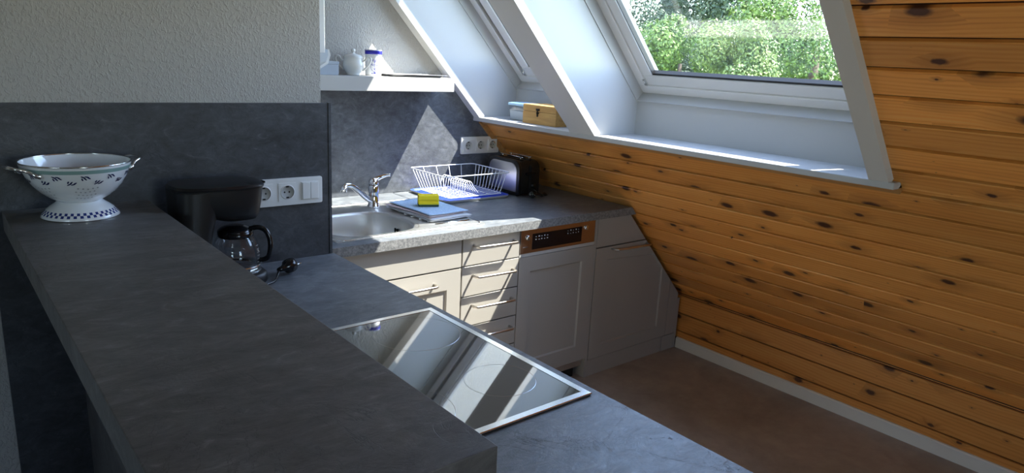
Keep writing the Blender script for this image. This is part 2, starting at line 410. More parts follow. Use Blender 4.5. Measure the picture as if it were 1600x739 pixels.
def backing(mb, o0, o1, m):
    mb.box(YF, YB, SK-.02, -.09, o0, o1, m); mb.box(YF, .92, -.09, S_TOP+.1, o0, o1, m)
    mb.box(.92, YB, STOP+.02, S_TOP+.1, o0, o1, m)
backing(sl_, OFFP+.0135, OFFP+.05, 'pine_gap')
struct(sl_.build('wall_right', mw=SM), 'sloping pine plank ceiling under and beside the roof windows')
# outer roof with the window openings
rf = MB()
for a in ((YF-.2, W1R, -1.7, 2.2), (W1R, YB+.3, -1.7, -.062), (W1R, YB+.3, STOP, 2.2), (W1L, W2R, -.062, STOP), (W2L, YB+.3, -.062, STOP)):
    rf.box(a[0], a[1], a[2], a[3], .335, .40, 'roof_tile')
struct(rf.build('roof', mw=SM))
# knee wall of pine planks: local x along y, local y up, local z outward
KM = Matrix(((0, 0, 1, XK-OFFP), (1, 0, 0, 0), (0, 1, 0, 0), (0, 0, 0, 1)))
kn = MB(); planks(kn, YF, YB, .055, ZK+.012, 'pine_knee', .100, .293-.300+.0, gap=.006)
kn.box(YF, YB, 0, ZK+.12, OFFP+.0135, OFFP+.12, 'pine_gap')
struct(kn.build('wall_knee', mw=KM), 'low vertical pine plank wall under the slope')
bb = MB().prism([(XK-.014, 0), (XK+.0, 0), (XK+.0, .058), (XK-.009, .058), (XK-.014, .052)], YF, 2.178, 'baseboard_white', 'y')
struct(bb.build('baseboard_right'), 'cream skirting board along the pine wall')

# ------------------------------------------------------------------ roof windows
def trim(n, mb, label, mw=None): return struct(mb.build('trim_%d' % n, mw=mw), label)
# casing boards standing up the slope (y0,y1), proud of the planks
trim(1, MB().box(2.897, YB-.001, -.004, 1.55, -.016, .016, 'board_paint', bev=.0015), 'white casing board against the niche wall', SM)
trim(2, MB().box(2.092, 2.240, -.004, 1.55, -.016, .020, 'board_paint', bev=.0015), 'wide white casing board between the two roof windows', SM)
trim(3, MB().box(.884, .943, -.004, 1.55, -.016, .016, 'board_paint', bev=.0015), 'white casing board right of the large roof window', SM)
XR = 2.462   # riser behind the sill
sill = MB().box(XS-.0225, XR+.02, .866, YB-.001, ZS-.021, ZS, 'white_paint', bev=.003, seg=2)
trim(4, sill, 'long white window sill under both roof windows')
trim(5, MB().box(.866, YB-.004, -.052, -.022, -.002, .02, 'pine_batten', bev=.002), 'pine strip directly below the white sill', SM)
trim(6, MB().box(YB-.022, YB-.001, -.50, -.03, -.012, .02, 'pine_batten', bev=.002), 'pine edging strip where slope meets the niche wall', SM)
trim(7, MB().box(.866, YB-.001, STOP-.002, STOP+.10, -.012, .016, 'board_paint', bev=.002), 'white header board above the windows', SM)

def slope_pt(y, s, o): return SM @ Vector((y, s, o))
def make_window(n, yR, yL, g_r, g_l, label):
    w = bpy.data.objects.new('window_%d' % n, None); COL.objects.link(w); w.matrix_world = SM
    w['kind'] = 'structure'; w['label'] = label
    SMi = SM.inverted()
    # lining: jambs, riser, bands, header, all boards 15 mm thick, closed corners
    L = MB(); t = .012
    zr = 1.336                                  # top of riser
    a = SMi @ Vector((XR, 0, ZS-.03)); b = SMi @ Vector((XR, 0, zr))
    # riser (vertical)
    L.prism([(a.y, a.z), (b.y, b.z), (b.y+.0, b.z+.022), (a.y, a.z+.022)], yR-.012, yL+.012, 'white_paint', 'x')
    L.box(yR-.012, yL+.012, b.y-.014, b.y, b.z-.001, .345, 'white_paint')           # band out to the frame
    # jambs: polygon in (s, off), flush behind the sill
    poly = [(-.02, -.0), (a.y-.01, a.z+.01), (b.y-.012, b.z), (b.y-.012, .345), (STOP, .345), (STOP, .0)]
    L.prism(poly, yL, yL+t, 'white_paint', 'x'); L.prism(poly, yR-t, yR, 'white_paint', 'x')
    L.box(yR-.012, yL+.012, STOP-.012, STOP+.01, 0, .345, 'white_paint')
    L.build('lining', w)
    def ring(y0, y1, s0, s1, wd, o0, o1, m, name, bev=.004):
        r = MB()
        r.box(y0, y1, s0, s0+wd, o0, o1, m, bev=bev); r.box(y0, y1, s1-wd, s1, o0, o1, m, bev=bev)
        r.box(y0, y0+wd, s0+wd-.001, s1-wd+.001, o0, o1, m, bev=bev); r.box(y1-wd, y1, s0+wd-.001, s1-wd+.001, o0, o1, m, bev=bev)
        return r.build(name, w)
    # lining-side moulding that steps in from the jamb at off .27, then frame, sash, seal
    s0 = b.y
    mo = MB(); mo.box(yL-.004, yL+.001, s0, STOP-.012, .268, .345, 'white_paint'); mo.box(yR-.001, yR+.004, s0, STOP-.012, .268, .345, 'white_paint')
    mo.box(yR, yL, s0-.001, s0+.004, .268, .345, 'white_paint'); mo.build('lining_step', w)
    fy0, fy1, fs0, fs1 = yR+.002, yL-.002, s0+.002, STOP-.012
    ring(fy0, fy1, fs0, fs1, .045, .318, .40, 'window_white', 'frame')
    ring(g_r-.056, g_l+.056, -.018, STOP-.04, .012, .328, .40, 'gap_dark', 'frame_seal', 0)
    ring(g_r-.054, g_l+.054, -.014, STOP-.045, .058, .326, .356, 'window_white', 'sash')
    ring(g_r-.004, g_l+.004, .043, STOP-.102, .011, .332, .352, 'rubber_black', 'gasket', 0)
    # outer aluminium cladding
    ring(g_r-.085, g_l+.085, -.06, STOP-.01, .060, .357, .40, 'alu_grey', 'cladding')
    gp = MB(); gp.box(g_r-.002, g_l+.002, .048, STOP-.108, .350, .354, 'pane'); gp.build('glass_pane', w)
    hg = MB()
    hg.box(g_l+.040, g_l+.055, -.010, .030, .318, .330, 'steel_bright', bev=.002); hg.tube([(g_l+.047, .0, .317), (g_l+.047, .022, .317)], .004, 'steel_bright')
    hg.build('catch', w)
    return w
make_window(1, W1R, W1L, 1.10, 2.005, 'large white framed roof window with trees behind')
make_window(2, W2R, W2L, 2.36, 2.808, 'narrow roof window beside the shelf niche')
# light portals in the window openings (sampling only)
def portal(y0, y1):
    ld = bpy.data.lights.new('portal', 'AREA'); ld.shape = 'RECTANGLE'; ld.size = y1-y0; ld.size_y = .80; ld.energy = 1
    ld.cycles.is_portal = True
    o = bpy.data.objects.new('portal', ld); COL.objects.link(o)
    c = slope_pt((y0+y1)/2, .44, .45); nrm = -(SM.to_3x3() @ Vector((0,0,1)))
    z = -nrm; x = Vector((0,1,0)); y = z.cross(x)
    o.matrix_world = Matrix(((x[0], y[0], z[0], c[0]), (x[1], y[1], z[1], c[1]), (x[2], y[2], z[2], c[2]), (0,0,0,1)))
portal(1.05, 2.04); portal(2.31, 2.85)
ld = bpy.data.lights.new('portal', 'AREA'); ld.shape = 'RECTANGLE'; ld.size = 1.55; ld.size_y = .95; ld.cycles.is_portal = True
o = bpy.data.objects.new('portal', ld); COL.objects.link(o); o.location = (XL-.06, -1.125, 1.675); o.rotation_euler = (PI/2, 0, -PI/2)
w3 = bpy.data.objects.new('window_3', None); COL.objects.link(w3); w3['kind'] = 'structure'  # unseen window, added in the left wall to let in soft fill light
for i, (y0, y1) in enumerate(((-1.9, -.35),)):
    r = MB()
    for b_ in ((y0, y1, 1.2, 1.26), (y0, y1, 2.09, 2.15), (y0, y0+.06, 1.26, 2.09), (y1-.06, y1, 1.26, 2.09)):
        r.box(XL-.08, XL-.02, b_[0], b_[1], b_[2], b_[3], 'window_white')
    r.build('frame', w3); MB().box(XL-.052, XL-.048, y0+.05, y1-.05, 1.25, 2.10, 'pane').build('glass_pane', w3)

w4 = bpy.data.objects.new('window_4', None); COL.objects.link(w4); w4['kind'] = 'structure'  # second added window, behind the camera, only for fill light
r = MB()
for b_ in ((WFX0, WFX1, WFZ0, WFZ0+.06), (WFX0, WFX1, WFZ1-.06, WFZ1), (WFX0, WFX0+.06, WFZ0+.06, WFZ1-.06), (WFX1-.06, WFX1, WFZ0+.06, WFZ1-.06)):
    r.box(b_[0], b_[1], YF-.08, YF-.02, b_[2], b_[3], 'window_white')
r.build('frame', w4); MB().box(WFX0+.05, WFX1-.05, YF-.052, YF-.048, WFZ0+.05, WFZ1-.05, 'pane').build('glass_pane', w4)
ld = bpy.data.lights.new('portal', 'AREA'); ld.shape = 'RECTANGLE'; ld.size = .85; ld.size_y = 1.2; ld.cycles.is_portal = True
o = bpy.data.objects.new('portal', ld); COL.objects.link(o); o.location = ((WFX0+WFX1)/2, YF-.06, (WFZ0+WFZ1)/2); o.rotation_euler = (PI/2, 0, 0)

# ------------------------------------------------------------------ slate splash panels
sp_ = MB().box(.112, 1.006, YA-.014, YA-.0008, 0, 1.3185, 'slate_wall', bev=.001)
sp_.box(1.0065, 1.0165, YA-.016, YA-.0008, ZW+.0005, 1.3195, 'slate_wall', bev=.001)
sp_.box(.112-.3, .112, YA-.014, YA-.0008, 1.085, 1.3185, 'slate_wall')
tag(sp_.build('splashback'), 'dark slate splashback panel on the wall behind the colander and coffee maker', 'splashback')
# trimmed by the slope
spn = MB().prism([(XA+.001, ZW+.0005), (sx(ZW)+.012, ZW+.0005), (sx(1.36)+.012, 1.36), (XA+.001, 1.36)], YB-.010, YB-.0005, 'slate_niche_lit', 'y')
spn_=tag(spn.build('splashback'), 'slate splashback, toned lighter for niche daylight, behind the sink, below the white shelf', 'splashback')

# ------------------------------------------------------------------ bar counter and peninsula
t = thing('bar_counter', 'raised dark slate bar counter running diagonally across the foreground', 'counter', (.30, 1.3, 0))
B = MB(); B.box(.140-.30, .470-.30, .558-1.3, YA-.0145-1.3, 1.006, 1.056, 'slate_bar', bev=.0015)
B.build('bar_top', t)
MB().box(.278-.30, .452-.30, .62-1.3, YA-.0145-1.3, 0, 1.006, 'slate_bar').build('support_panel', t)
MB().box(.4535-.30, .462-.30, .60-1.3, YA-.0145-1.3, ZW+.001, 1.006, 'slate_wall').build('upstand', t)

PY0 = .541
t = thing('peninsula_worktop', 'lower blue-grey slate worktop holding the hob', 'worktop', (.74, 1.33, ZWB))
P = MB(); HX0, HX1, HY0, HY1 = .50, .998, .897, 1.491
def wt(mb, x0, x1, y0, y1, m='slate_worktop'): mb.box(x0-.74, x1-.74, y0-1.33, y1-1.33, 0, ZW-ZWB, m)
i_ = .02
wt(P, .4635, HX0+i_, PY0, YA-.0165); wt(P, HX1-i_, 1.0215, PY0, YA-.0165); wt(P, HX0+i_, HX1-i_, PY0, HY0+i_); wt(P, HX0+i_, HX1-i_, HY1-i_, YA-.0165)
P.build('slab', t)
t = thing('peninsula_cabinet', 'grey base cabinet carrying the peninsula worktop', 'cabinet', (.74, 1.33, 0))
C = MB(); C.box(.4635-.74, .985-.74, .57-1.33, YA-.02-1.33, .08, ZWB-.08, 'cabinet_grey')
C.box(.4635-.74, .985-.74, .57-1.33, .589-1.33, .08, ZWB, 'cabinet_grey'); C.box(.967-.74, .985-.74, .589-1.33, YA-.02-1.33, ZWB-.08, ZWB, 'cabinet_grey')
C.box(.48-.74, .95-.74, .60-1.33, YA-.02-1.33, 0, .08, 'cabinet_grey'); C.build('body', t)
for k in range(3):
    y0 = .575+k*.51; D = MB(); D.box(.986-.74, 1.002-.74, y0-1.33, y0+.504-1.33, .09, ZWB-.012, 'cabinet_grey', bev=.002)
    d = D.build('door', t); hd = MB()
    hd.tube([(.275, y0+.17-1.33, .66), (.295, y0+.17-1.33, .66), (.295, y0+.33-1.33, .66), (.275, y0+.33-1.33, .66)], .005, 'nickel'); h = hd.build('handle', d)

# hob
t = thing('hob', 'black glass ceramic hob with shiny steel frame, in the lower worktop', 'hob', ((HX0+HX1)/2, (HY0+HY1)/2, ZW))
hx, hy = (HX1-HX0)/2, (HY1-HY0)/2
F = MB()
def bevframe(mb, ax, ay, w, z0, z1, m):
    out = [(-ax,-ay), (ax,-ay), (ax,ay), (-ax,ay)]; inn = [(-ax+w,-ay+w), (ax-w,-ay+w), (ax-w,ay-w), (-ax+w,ay-w)]
    v = [(x,y,z0) for x,y in out]+[(x*.999,y*.999,z1*.80) for x,y in out]+[(x+(.0015 if x<0 else -.0015), y+(.0015 if y<0 else -.0015), z1) for x,y in out]+[(x,y,z1) for x,y in inn]+[(x,y,z0) for x,y in inn]
    f = []
    for j in range(4):
        for i in range(4): k = (i+1) % 4; f.append((j*4+i, j*4+k, (j+1)*4+k, (j+1)*4+i))
    for i in range(4): k = (i+1) % 4; f.append((16+i, 16+k, k, i))
    mb.add(v, f, m)
bevframe(F, hx, hy, .0165, .0030, .0060, 'steel_bright'); F.build('steel_frame', t)
MB().box(-hx+.002, hx-.002, -hy+.002, hy-.002, .0003, .0032, 'rubber_black').build('seal', t)
MB().box(-hx+.0163, hx-.0163, -hy+.0163, hy-.0163, .0034, .0052, 'hob_glass').build('glass', t)
MB().box(-hx+.03, hx-.03, -hy+.03, hy-.03, -.034, .0002, 'gap_dark').build('housing', t)
for (cx, cy, r) in ((.12, .165, .105), (.13, -.145, .075), (-.12, .15, .075), (-.11, -.15, .10)):
    R = MB(); R.lathe([(r, .00522), (r+.0010, .00522), (r+.0010, .00530), (r, .00530)], 'hob_mark', 64, Matrix.Translation((cx, cy, 0)))
    R.build('cooking_zone', t)

# ------------------------------------------------------------------ niche worktop with sink cut-out
YW0 = 2.1602; xr1 = sx(ZW)+.012; xr0 = sx(ZWB)+.012
SX0, SX1, SY0, SY1 = 1.085, 1.735, 2.215, 2.765      # sink outer
t = thing('niche_worktop', 'slate worktop of the niche with sunlit front edge, carrying sink and dish rack', 'worktop', (1.8, 2.5, ZWB))
K = MB(); th = ZW-ZWB
def wk(x0, x1, y0, y1): K.box(x0-1.8, x1-1.8, y0-2.5, y1-2.5, 0, th, 'slate_worktop')
c_ = .018
wk(XA+.001, SX0+c_, YW0+.001, YB-.011); wk(SX0+c_, SX1-c_, YW0+.001, SY0+c_); wk(SX0+c_, SX1-c_, SY1-c_, YB-.011)
K.prism([(SX1-c_-1.8, 0), (xr0-1.8, 0), (xr1-1.8, th), (SX1-c_-1.8, th)], YW0+.001-2.5, YB-.011-2.5, 'slate_worktop', 'y')
K.build('slab', t)
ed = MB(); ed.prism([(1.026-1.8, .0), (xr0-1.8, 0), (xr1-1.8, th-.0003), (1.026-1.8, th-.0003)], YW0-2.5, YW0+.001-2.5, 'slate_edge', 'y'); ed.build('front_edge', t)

# sink
t = thing('sink', 'stainless steel inset sink with rounded bowl and ribbed drainer', 'sink', (1.40, 2.49, ZW))
bx, by = 1.296-1.40, 2.437-2.49; bax, bay = .180, .178
def superel(ax, ay, n, e=3.2):
    out = []
    for i in range(n):
        a = 2*PI*i/n; c, s_ = math.cos(a), math.sin(a)
        out.append((math.copysign(abs(c)**(2/e), c)*ax, math.copysign(abs(s_)**(2/e), s_)*ay))
    return out
nb = 64
def ring3(sc, z, e): return [(bx+x, by+y, z) for x, y in superel(bax*sc, bay*sc, nb, e)]
rings = [ring3(1.10, .0035, 3.4), ring3(1.05, .0035, 3.2), ring3(1.02, .001, 3.2), ring3(1.0, -.008, 3.0), ring3(.97, -.06, 3.0), ring3(.93, -.12, 3.0), ring3(.84, -.143, 2.8), ring3(.5, -.149, 2.4), ring3(.17, -.151, 2.0)]
b_ = MB(); v = [p for r in rings for p in r]; f = []
for j in range(len(rings)-1):
    for i in range(nb): k = (i+1) % nb; f.append((j*nb+i, j*nb+k, (j+1)*nb+k, (j+1)*nb+i))
f.append([(len(rings)-1)*nb+i for i in range(nb)])
b_.add(v, f, 'steel', True); b_.build('bowl', t)
# rim: plate with the bowl hole, made as a bmesh grid of quads between hole ring and outer rounded rect
Rm = MB()
outer = []
ox0, ox1, oy0, oy1 = SX0-1.40, SX1-1.40, SY0-2.49, SY1-2.49
inner = ring3(1.09, .0035, 3.4)
for (x, y, z) in inner:
    dx, dy = x-bx, y-by; tt = 1e9
    if dx > 1e-9: tt = min(tt, (ox1-bx)/dx)
    if dx < -1e-9: tt = min(tt, (ox0-bx)/dx)
    if dy > 1e-9: tt = min(tt, (oy1-by)/dy)
    if dy < -1e-9: tt = min(tt, (oy0-by)/dy)
    outer.append((bx+dx*tt, by+dy*tt))
# insert exact corners by snapping the nearest vertices
for cx, cy in ((ox0,oy0),(ox1,oy0),(ox1,oy1),(ox0,oy1)):
    k = min(range(nb), key=lambda i: (outer[i][0]-cx)**2+(outer[i][1]-cy)**2); outer[k] = (cx, cy)
v = list(inner)+[(x, y, .0035) for x, y in outer]+[(x+(.004 if x > bx else -.004)*0, y, .0003) for x, y in outer]
f = []
for i in range(nb): k = (i+1) % nb; f.append((i, k, nb+k, nb+i)); f.append((nb+i, nb+k, 2*nb+k, 2*nb+i))
Rm.add(v, f, 'steel'); 
# raised outer bead
Rm.tube([(x, y, .0035) for x, y in rrect(ox0+.008, ox1-.008, oy0+.008, oy1-.008, .03)], .0028, 'steel_bright', 6, closed=True)
Rm.build('rim', t)
for i in range(8):
    y = -.205+i*.052+.0; 
    if y > .20: break
    MB().tube([(bx+bax+.045+.02*abs(i-3.5)/3.5, y, .0035), (ox1-.03, y, .0035)], .0042, 'steel_bright', 8).build('drainer_rib', t)
ov = MB()
for k in (-1, 1): ov.tube([(bx+.1695, by+.02+k*.009, -.062), (bx+.1695, by+.02+k*.009, -.042)], .004, 'gap_dark', 8)
for k in (-.5, .5): ov.tube([(bx+.1700, by+.02+k*.007, -.052), (bx+.1700, by+.02+k*.007, -.045)], .002, 'gap_dark', 8)
ov.build('overflow', t)
dr = MB(); dr.lathe([(0, .003), (.03, .003), (.038, .001), (.04, 0)], 'steel_bright', 24, Matrix.Translation((bx, by, -.150))); dr.build('drain', t)

# faucet
FX, FY = 1.481, 2.677
t = thing('mixer_tap', 'chrome single lever mixer tap at the back of the sink', 'tap', (FX, FY, ZW+.0042))
MB().lathe([(0, 0), (.027, 0), (.027, .006), (.023, .010), (.0225, .060), (.0225, .090), (.0205, .098), (0, .100)], 'chrome', 32).build('body', t)
sp = smoothpath([(-.010,-.004,.028), (-.045,-.018,.050), (-.095,-.040,.088), (-.132,-.056,.112), (-.160,-.068,.118), (-.174,-.074,.110)], 6)
MB().tube(sp, .0105, 'chrome', 16, rs=[.0135-.004*i/(len(sp)-1) for i in range(len(sp))]).build('spout', t)
MB().tube([(-.174,-.074,.116), (-.175,-.0745,.092)], .0125, 'chrome', 20).build('aerator', t)
lv = MB(); lv.lathe([(.0215, .100), (.022, .106), (.020, .118), (.013, .127), (0, .129)], 'chrome', 28)
lp = smoothpath([(0,0,.117), (.022,-.008,.128), (.05,-.018,.138), (.068,-.024,.140)], 5)
lv.tube(lp, .008, 'chrome', 12, rs=[.012, .0118, .0115, .011, .0105, .010, .0092, .0085, .008, .0075, .007, .0068, .0066, .0064, .0075, .006][:len(lp)]); lv.build('lever', t)

# cloths and sponge on the drainer
def cloth(name, m, label, cx, cy, z, wx, wy, h, rot, layers, group=None):
    M_ = MB()
    for l in range(layers):
        n = 14; zt = l*h; top = []; 
        jx, jy = random.uniform(-.004,.004), random.uniform(-.004,.004)
        for iz in (0, 1):
            for j in range(n+1):
                for i in range(n+1):
                    u, w_ = i/n*2-1, j/n*2-1
                    e = max(abs(u), abs(w_)); dz = (h*.46 if iz else -h*.46)*(1-max(0, e-.86)/.14*.75)
                    wob = .0012*math.sin(u*3+l)+.0012*math.cos(w_*4+l*2)
                    M_.v.append(Vector((u*wx/2*(1+.015*math.sin(w_*5+l))+jx, w_*wy/2*(1+.015*math.cos(u*4+l))+jy, zt+h/2+dz+(wob if z > 0 else 0)*.6)))
        b0 = len(M_.v)-2*(n+1)**2; i_m = M_.mid(m)
        for iz in (0, 1):
            o_ = b0+iz*(n+1)**2
            for j in range(n):
                for i in range(n):
                    M_.f.append([o_+j*(n+1)+i, o_+j*(n+1)+i+1, o_+(j+1)*(n+1)+i+1, o_+(j+1)*(n+1)+i]); M_.mi.append(i_m); M_.sm.append(True)
        per = [(i, 0) for i in range(n)]+[(n, j) for j in range(n)]+[(i, n) for i in range(n, 0, -1)]+[(0, j) for j in range(n, 0, -1)]
        for a in range(len(per)):
            (i0, j0), (i1, j1) = per[a], per[(a+1) % len(per)]
            M_.f.append([b0+j0*(n+1)+i0, b0+j1*(n+1)+i1, b0+(n+1)**2+j1*(n+1)+i1, b0+(n+1)**2+j0*(n+1)+i0]); M_.mi.append(i_m); M_.sm.append(True)
    o = M_.build(name, loc=(cx, cy, z)); o.rotation_euler = (0, 0, rot)
    return tag(o, label, 'cloth', group)
zc = ZW+.0080
cloth('dish_towel', 'cloth_white', 'folded white dish towel at the bottom of the stack beside the sink', 1.630, 2.480, zc, .205, .330, .006, .06, 2)
cloth('dish_towel', 'cloth_pink', 'folded pale pinkish dish towel, middle of the stack beside the sink', 1.618, 2.488, zc+.0150, .195, .315, .005, .12, 1)
cloth('dish_cloth', 'cloth_blue', 'light blue textured dish cloth with a yellow sponge on it', 1.634, 2.482, zc+.0225, .195, .310, .005, .05, 1)
t = thing('sponge', 'yellow dish sponge with dark green scouring side, on the blue cloth', 'sponge', (1.627, 2.472, zc+.0290), -.45)
MB().prism([(-.042, .009), (.042, .009), (.043, .030), (.037, .027), (.037, .024), (.043, .040), (.041, .044), (-.041, .044), (-.043, .040), (-.037, .024), (-.037, .027), (-.043, .030)][0:0] or
  [(-.026, .009), (.026, .009), (.026, .016), (.021, .020), (.021, .025), (.026, .030), (.026, .044), (.024, .046), (-.024, .046), (-.026, .044), (-.026, .030), (-.021, .025), (-.021, .020), (-.026, .016)], -.042, .042, 'sponge_yellow', 'x').build('foam', t)
MB().box(-.042, .042, -.026, .026, 0, .009, 'sponge_green', bev=.001).build('scouring_pad', t)

# dish rack
t = thing('dish_rack', 'white wire dish rack standing on a blue tray', 'dish rack', (1.99, 2.75, ZW+.014))
RX0, RX1, RY0, RY1, RH = 1.800-1.99, 2.178-1.99, 2.600-2.75, 2.902-2.75, .110
BX0, BX1, BY0, BY1, BH = -.150, .160, -.125, .120, .006
wr = .0021
rg = MB(); rg.tube([(x, y, RH) for x, y in rrect(RX0, RX1, RY0, RY1, .02, 5)], wr*1.25, 'wire_white', 8, closed=True); rg.build('top_rim', t)
rg = MB(); rg.tube([(x, y, RH*.0+BH) for x, y in rrect(BX0, BX1, BY0, BY1, .012, 4)], wr, 'wire_white', 8, closed=True); rg.build('bottom_rim', t)
nU = 10
for i in range(nU):
    f_ = (i+.5)/nU; yt = RY0+.012+(RY1-RY0-.024)*f_; yb = BY0+.004+(BY1-BY0-.008)*f_
    p = [(RX0, yt, RH)]+[(BX0-.004, yb, BH+.008), (BX0+.006, yb, BH)]+[(BX1-.006, yb, BH), (BX1+.004, yb, BH+.008)]+[(RX1, yt, RH)]
    MB().tube(p, wr*.8, 'wire_white', 6).build('cross_wire', t)
for i in range(4):
    f_ = (i+1)/5; xt = RX0+(RX1-RX0)*f_; xb = BX0+(BX1-BX0)*f_
    MB().tube([(xt, RY1, RH), (xb, BY1, BH)], wr*.8, 'wire_white', 6).build('back_wire', t)
for i in range(3):
    f_ = (i+1)/4; xb = BX0+(BX1-BX0)*f_
    MB().tube([(xb, BY0, BH+.003), (xb, BY1, BH+.003)], wr*.8, 'wire_white', 6).build('long_wire', t)
nL = 11
for i in range(nL):
    y = BY0+.012+(BY1-BY0-.05)*i/(nL-1)
    pth = [(-.060, y-.004, BH)]+arc((-.022, y+.012, .052), .022, PI, 0, 8, (1,0,0), (0,.18,.98))+[(.032, y-.004, BH)]
    MB().tube(pth, wr*.8, 'wire_white', 6).build('plate_loop', t)
t = thing('drip_tray', 'bright blue shallow drip tray under the wire dish rack', 'tray', (1.995, 2.765, ZW))
tr = MB()
o1 = rrect(-.185, .195, -.165, .165, .03, 5)
def trring(s_, z): return [(x*s_, y*s_, z) for x, y in o1]
v = []; R_ = [(.96, .0), (1.0, .012), (1.0, .014)]
for s_, z in R_: v += trring(s_, z)
n_ = len(o1); f = [list(range(n_))[::-1]]
for j in range(2):
    for i in range(n_): k = (i+1) % n_; f.append((j*n_+i, j*n_+k, (j+1)*n_+k, (j+1)*n_+i))
tr.add(v, f, 'tray_rim', True)
v = trring(1.0, .0141)+trring(.965, .0141)+trring(.945, .006); f = []
for j in range(2):
    for i in range(n_): k = (i+1) % n_; f.append((j*n_+i, j*n_+k, (j+1)*n_+k, (j+1)*n_+i))
f.append([2*n_+i for i in range(n_)]); tr.add(v, f, 'tray_blue', True)
for k in range(11): tr.box(-.165, .175, -.13+k*.026-.004, -.13+k*.026+.004, .006, .0095, 'tray_blue')
tr.build('pan', t)

# toaster
t = thing('toaster', 'black toaster with brushed silver side, in the corner under the slope', 'toaster', (2.300, 2.715, ZW))
def tprof(w, h, r, z0=.0, n=6):
    pts = [(-w, z0), (w, z0)]
    pts += [(w-r+r*math.cos(a), h-r+r*math.sin(a)) for a in [PI/2*i/n for i in range(n+1)]]
    pts += [(-w+r-r*math.sin(a), h-r+r*math.cos(a)) for a in [PI/2*i/n for i in range(n+1)]]
    return pts
T = MB(); T.prism(tprof(.118, .172, .045, .012), -.062, .066, 'black_matte', 'x', bev=.004); T.build('body', t, smooth_angle=40)
T = MB(); T.prism(tprof(.125, .178, .050, .008), -.075, -.058, 'black_plastic', 'x', bev=.003); T.build('side_panel', t, smooth_angle=40)
T = MB(); T.prism(tprof(.108, .162, .042, .022), -.0785, -.074, 'silver_brushed', 'x', bev=.0015); T.build('silver_plate', t, smooth_angle=40)
for k in (-1, 1): MB().box(-.02+k*.0-.012 if k < 0 else .018, -.004-.012 if k < 0 else .034, -.085, .085, .170, .1745, 'gap_dark').build('toast_slot', t)
wr_ = MB()
for k in (-1, 1): wr_.tube([(-.024+.0, k*.07, .172), (-.024, k*.07, .186)], .002, 'chrome', 6)
wr_.tube([(-.024, -.085, .187), (-.024, .085, .187)], .002, 'chrome', 6); wr_.tube([(.030, -.085, .187), (.030, .085, .187)], .002, 'chrome', 6)
for k in (-1, 1): wr_.tube([(.03, k*.07, .172), (.03, k*.07, .186)], .002, 'chrome', 6)
wr_.build('bun_rack', t)
MB().box(-.030, .034, -.128, -.117, .105, .117, 'black_gloss', bev=.003).build('lever', t)
MB().box(-.006, .010, -.1205, -.117, .03, .15, 'gap_dark').build('lever_slot', t)
K_ = MB(); K_.lathe([(0, .012), (.010, .012), (.012, 0)], 'black_gloss', 20, Matrix.Translation((.02, -.118, .05)) @ Matrix.Rotation(PI/2, 4, 'X')); K_.build('browning_knob', t)
for sx_ in (-.05, .045):
    for sy_ in (-.09, .09): MB().lathe([(0,0), (.009, 0), (.010, .013), (0, .013)], 'rubber_black', 14, Matrix.Translation((sx_, sy_, 0))).build('foot', t)
cdp = smoothpath([(.03,-.115,.03), (.055,-.150,.008), (.09,-.155,.0045), (.115,-.10,.0045), (.09,-.13,.0045), (.045,-.17,.0045), (.01,-.160,.010), (-.012,-.150,.017)], 6)
c0 = MB().tube(cdp, .0032, 'black_plastic', 8).build('power_cord', t)
def plug(parent, P0, d, s=1.0):
    d = Vector(d).normalized(); side = d.cross(Vector((0,0,1))).normalized(); up = side.cross(d)
    M = Matrix(((side.x, up.x, d.x, P0[0]), (side.y, up.y, d.y, P0[1]), (side.z, up.z, d.z, P0[2]), (0,0,0,1)))
    M = M @ Matrix.Scale(s, 4)
    b = MB(); b.lathe([(0, 0), (.005, 0), (.0065, .012), (.010, .022), (.0165, .028), (.0175, .040), (.0165, .046), (0, .046)], 'black_gloss', 24, M)
    pb = b.build('plug', parent)
    for k in (-1, 1): MB().tube([M @ Vector((k*.0095, 0, .045)), M @ Vector((k*.0095, 0, .064))], .0022, 'chrome', 8).build('plug_pin', pb)
plug(c0, (-.012, -.150, .0185), (-.55, -.8, .05))

